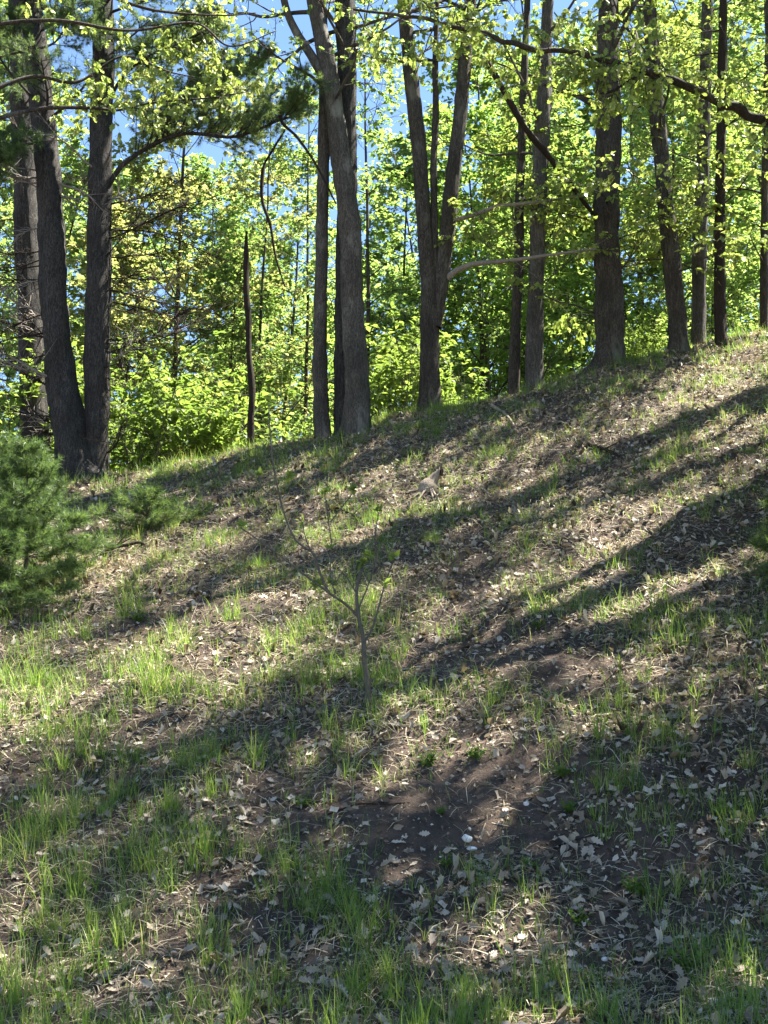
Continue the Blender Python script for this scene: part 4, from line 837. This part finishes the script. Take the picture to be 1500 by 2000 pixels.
# gravel in the bare soil
X, Y, Z = scatter(14000, 6.8, 14.5); u, v, gr, dry, lit = maps(X, Y, Z); k = rg.uniform(0, 1, len(X)) < np.clip(1.15-lit, .1, 1); X, Y, Z = X[k], Y[k], Z[k]; N = len(X)
oc = np.array([(1, 0, 0), (0, 1, 0), (-1, 0, 0), (0, -1, 0), (0, 0, .8), (0, 0, -.5)], float); of = np.array([(0, 1, 4), (1, 2, 4), (2, 3, 4), (3, 0, 4), (1, 0, 5), (2, 1, 5), (3, 2, 5), (0, 3, 5)])
sz = .003+.011*rg.uniform(0, 1, N)**3.5; V = np.stack([X, Y, Z+.001], -1)[:, None]+sz[:, None, None]*oc[None]*rg.uniform(.6, 1.3, (N, 6, 3)); T = (of[None]+np.arange(N)[:, None, None]*6).reshape(-1, 3)
mb = MB().add(V.reshape(-1, 3), T, None, np.repeat(np.clip(rg.normal(.45, .3, N), 0, 1), 6)); tag(mb.build('gravel', M['litter']), 'fine gravel and crumbs of earth in the bare soil', 'gravel', kind='stuff')
# the tufts that stand out are things of their own
TUFT = []
for q in range(5):
    K = 34; off = rg.normal(0, .035, (K, 2)); mb = MB(); blades(mb, np.stack([off[:, 0], off[:, 1], np.full(K, -.02)], -1), np.arctan2(off[:, 1], off[:, 0])+rg.normal(0, .7, K), rg.uniform(.12, .34, K), rg.uniform(.0022, .0042, K), np.abs(rg.normal(.1, .26, K)), np.clip(rg.normal(.55, .14, K), 0, 1), 4)
    TUFT.append(mb.mesh('grass_tuft', M['grass']))
GT = []
def tuft(u, v, q, s, label, group):
    c = gpix(u, v); o = bpy.data.objects.new('grass_tuft', TUFT[q % 5]); col.objects.link(o); o.location = c; o.rotation_euler.z = u*.37+v*.11; o.scale = (s, s, s); GT.append((tag(o, label, 'grass', group), 'green grass tuft', u, v))
for grp, lab, pts in (
    ('tufts in the lower left', 'tall green grass tuft in the sunlit lower left of the bank', [(60, 1640), (200, 1600), (280, 1700), (150, 1760), (40, 1830), (330, 1580), (400, 1660), (500, 1480), (270, 1480), (120, 1500), (560, 1700), (640, 1740), (230, 1850), (30, 1960), (130, 1930), (420, 1560), (90, 1400), (290, 1300), (370, 1340)]),
    ('tufts along the bottom', 'tall green grass tuft along the bottom edge of the picture', [(380, 1960), (480, 1990), (600, 1980), (760, 1960), (840, 1990), (900, 1950), (980, 1990), (690, 1930), (1180, 1990), (1440, 1980)]),
    ('tufts right of the sapling', 'green grass tuft on the shaded right of the bank', [(1260, 1330), (1290, 1370), (1210, 1380), (1180, 1640), (1160, 1600), (1430, 1640), (1400, 1590), (1340, 1560), (1460, 1500), (1170, 1440), (985, 1360), (960, 1375), (1330, 1480)]),
    ('tufts near the sapling', 'slim green grass tuft near the bare sapling', [(680, 1520), (505, 1500), (530, 1330), (600, 1340), (640, 1300), (780, 1290), (850, 1060), (640, 1420), (455, 1210), (360, 1270)])):
    for q, (a_, b_) in enumerate(pts): tuft(a_, b_, q, random.uniform(.75, 1.05), lab, grp)
place_labels(GT)
# low leafy weeds
WEED = []
for q in range(3):
    mb = MB(); K = 26; a = rg.uniform(0, 6.28, K); d = nrm(np.stack([np.cos(a), np.sin(a), rg.uniform(.4, 2.2, K)], -1)); L = rg.uniform(.05, .14, K); twigs(mb, np.zeros((K, 3)), d, L, .0016, .4, None, 2)
    f = rg.uniform(.3, 1, (K, 9)); pos = d[:, None]*(L[:, None]*f)[..., None]; ld = nrm(d[:, None]*.5+rg.normal(0, .6, (K, 9, 3))); leaves(mb, pos.reshape(-1, 3), ld.reshape(-1, 3), rg.normal(0, .4, (K*9, 3))+np.array([0, 0, 1]), rg.uniform(.012, .03, K*9), 'ovate', np.clip(rg.normal(.25, .14, K*9), 0, 1)); WEED.append(mb.mesh('weed', M['grass']))
for q, (a_, b_, lab) in enumerate([(590, 1578, 'low green weed left of the bare dirt patch'), (862, 1592, 'small weed in the middle of the dirt patch'), (1035, 1700, 'low weed right of the two touching stones'), (872, 1695, 'low weed below the two touching stones'), (1240, 1750, 'dark green weed below the grass at right'), (835, 1500, 'bushy weed above the dirt patch'), (930, 1485, 'weed right of the bushy one above the dirt patch'), (1100, 1520, 'weed at the right rim of the dirt patch'), (1050, 1230, 'small weed on the bare earth upper right'), (1150, 1925, 'leafy weed in the bottom right litter'), (1350, 1900, 'dark weed clump near the bottom right corner'), (1130, 1810, 'weed below the dirt patch, towards the right'), (270, 1215, 'bright weed in the shadow at left'), (1110, 1590, 'weed beside the grass right of the dirt patch')]):
    c = gpix(a_, b_); o = bpy.data.objects.new('weed', WEED[q % 3]); col.objects.link(o); o.location = c; o.rotation_euler.z = q*1.3; s = (.9, .6, .8, .8, 1.3, 1.2, 1.1, 1., .8, .9, 1.5, 1., 1.1, .9)[q]; o.scale = (s, s, s); tag(o, lab, 'weed', 'low weeds on the bank')
